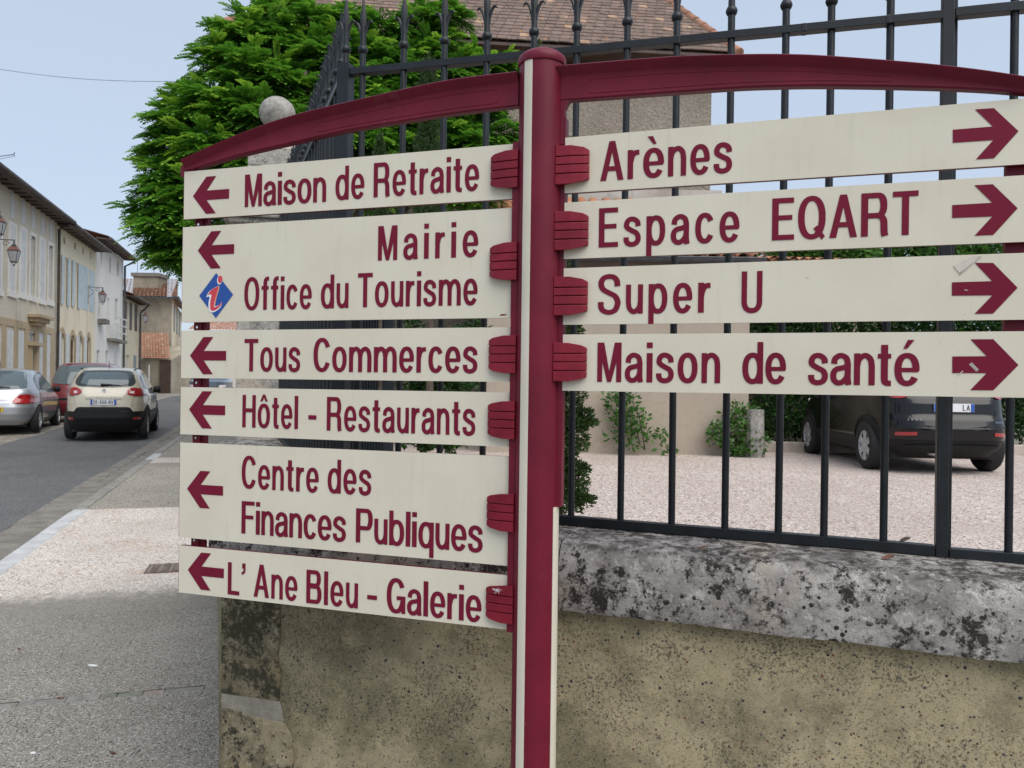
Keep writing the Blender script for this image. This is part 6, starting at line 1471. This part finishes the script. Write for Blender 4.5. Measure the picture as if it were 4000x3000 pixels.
def el(u, v, ru, rv, Y, dy=None): p = at(u, v, Y); return (np.array(p), (ru/F*Y, dy or ru/F*Y, rv/F*Y))
# thuja just behind the railing beside the post
Yt = 4.6
E_ = [el(2185,1900,110,120,Yt),el(2190,1700,108,150,Yt),el(2180,1500,105,150,Yt),el(2170,1300,95,150,Yt),el(2160,1100,85,150,Yt),el(2155,900,75,140,Yt),el(2140,720,60,130,Yt),el(2125,540,48,130,Yt),el(2110,360,28,120,Yt),el(2098,215,14,60,Yt),
      el(2265,1650,70,22,Yt),el(2250,1490,62,26,Yt),el(2262,1950,60,24,Yt),el(2255,1830,52,22,Yt),el(2225,1290,50,26,Yt),el(2215,560,26,20,Yt),el(2285,1610,26,12,Yt)]
shrub('thuja', 'dark feathery thuja growing right of the post behind the railing', 'conifer', E_, 26000, .030, 'leaf_thuja', .22, trunk=[([at(2180, 2100, Yt), at(2160, 1000, Yt), at(2110, 300, Yt)], .035)], upb=.5, shell=.45, tmean=.4)
# slim cypresses behind the left part of the railing
shrub('cypress', 'slim pale green cypress column between two fence bars', 'conifer', [el(1680,900,70,200,7.5),el(1670,640,58,170,7.5),el(1672,460,48,150,7.5),el(1674,340,40,90,7.5),el(1676,268,26,50,7.5)], 15000, .035, 'leaf_cyp', .2, trunk=[([at(1680, 1700, 7.5), at(1674, 300, 7.5)], .04)], upb=1.4, shell=.5)
shrub('cypress', 'small young cypress tip behind the Retraite board', 'conifer', [el(1486,760,42,120,6.5),el(1484,640,28,80,6.5),el(1484,570,15,45,6.5)], 5000, .03, 'leaf_cyp', .2, trunk=[([at(1486, 1700, 6.5), at(1484, 560, 6.5)], .02)], upb=1.4, shell=.5)
shrub('garden_bush', 'dark bush seen through the gaps between left boards and railing', 'bush', [el(1640,1560,110,170,9.5),el(1760,1480,110,200,9.3),el(1850,1350,60,160,9.6),el(1600,1330,60,120,9.8)], 9000, .05, 'leaf_dark', .3, trunk=[([at(1640, 1760, 9.5), at(1640, 1400, 9.5)], .04), ([at(1760, 1780, 9.3), at(1700, 1300, 9.3)], .04)], tmean=.4)
# jasmines on the taupe wall
Yv = YO-.22
shrub('climbing_jasmine', 'straggling jasmine climbing the taupe wall between the second and third bars', 'climber', [el(2455,1690,90,75,Yv,.18),el(2440,1620,60,60,Yv,.15),el(2400,1575,40,50,Yv,.1),el(2385,1540,28,50,Yv,.1),el(2460,1580,40,40,Yv,.1),el(2515,1625,20,14,Yv,.08),el(2530,1690,24,30,Yv,.1),el(2585,1690,24,28,Yv,.1),el(2600,1755,30,18,Yv,.1),el(2440,1545,30,28,Yv,.1)], 620, .10, 'leaf_vine', .28, trunk=[([at(2520, 1760, Yv), at(2500, 1640, Yv), at(2470, 1570, Yv), at(2440, 1540, Yv)], .012), ([at(2500, 1740, Yv), at(2480, 1640, Yv), at(2400, 1560, Yv)], .01)], shell=.5, tmean=.45)
shrub('flowering_jasmine', 'bushier white-speckled jasmine at the wall corner beside the stone block', 'climber', [el(2880,1700,70,70,Yv,.25),el(2870,1630,45,60,Yv,.2),el(2800,1670,34,26,Yv,.12),el(2790,1700,24,40,Yv,.12),el(2930,1600,28,14,Yv,.12),el(2960,1730,40,40,Yv-.1,.12),el(2900,1760,60,22,Yv-.1,.15)], 1150, .09, 'leaf_vine', .3, trunk=[([at(2880, 1770, Yv), at(2875, 1640, Yv), at(2872, 1560, Yv)], .014)], shell=.5, tmean=.6)
# clipped dark hedge behind the kerb, and trees beyond
H_ = []
for i, u in enumerate(range(2960, 4500, 75)):
    H_ += [el(u, 1640, 62, 90, 14.9, .35), el(u+30, 1480, 62, 110, 15, .35), el(u, 1330, 60, 110, 15.1, .35), el(u+20, 1240+18*math.sin(u), 50, 70, 15.2, .35)]
shrub('dark_hedge', 'tall dark evergreen hedge behind the black car', 'hedge', H_, 52000, .085, 'leaf_dark', .3, tmean=.38, shell=.4, trunk=[([at(u, 1760, 15), at(u+5, 1300, 15)], .04) for u in range(3000, 4200, 150)])
shrub('bushy_tree', 'light green bushy tree rising above the tile coping of the garden wall', 'tree', [el(3150,985,120,60,19),el(3270,970,110,60,19),el(3370,985,60,50,19),el(3060,1000,90,45,19),el(3300,1080,100,90,19)], 9000, .13, 'leaf_pale', .28, trunk=[([at(3200, 1560, 19), at(3210, 1100, 19)], .1)], tmean=.5)
shrub('walnut_tree', 'tree with drooping pointed leaves seen between the second and third right boards', 'tree', [el(3560,960,70,60,17.5),el(3650,980,60,60,17.5),el(3480,1000,40,30,17.5),el(3720,960,50,55,17.5),el(3800,985,45,45,17.5),el(3880,960,40,50,17.5),el(3640,1080,90,60,17.5)], 3600, .20, 'leaf_pale', .17, trunk=[([at(3660, 1560, 17.5), at(3650, 1100, 17.5)], .1)], tmean=.3)
g = at(868, 1738, 6.3); shrub('weed', 'small green weed growing at the foot of the gate pillar', 'weed', [(np.array((g.x, g.y, gz(6.2)+.12)), (.06, .06, .10))], 160, .04, 'leaf_vine', .3, base=Vector((g.x, g.y, gz(6.2))))
# low planting behind the left gaps
shrub('low_bush', 'low bush on the court behind the lower left boards', 'bush', [el(1720,1700,110,60,8.5),el(1580,1690,60,50,8.3)], 3500, .05, 'leaf_dark', .3, tmean=.45)
print('objects', len(bpy.data.objects))
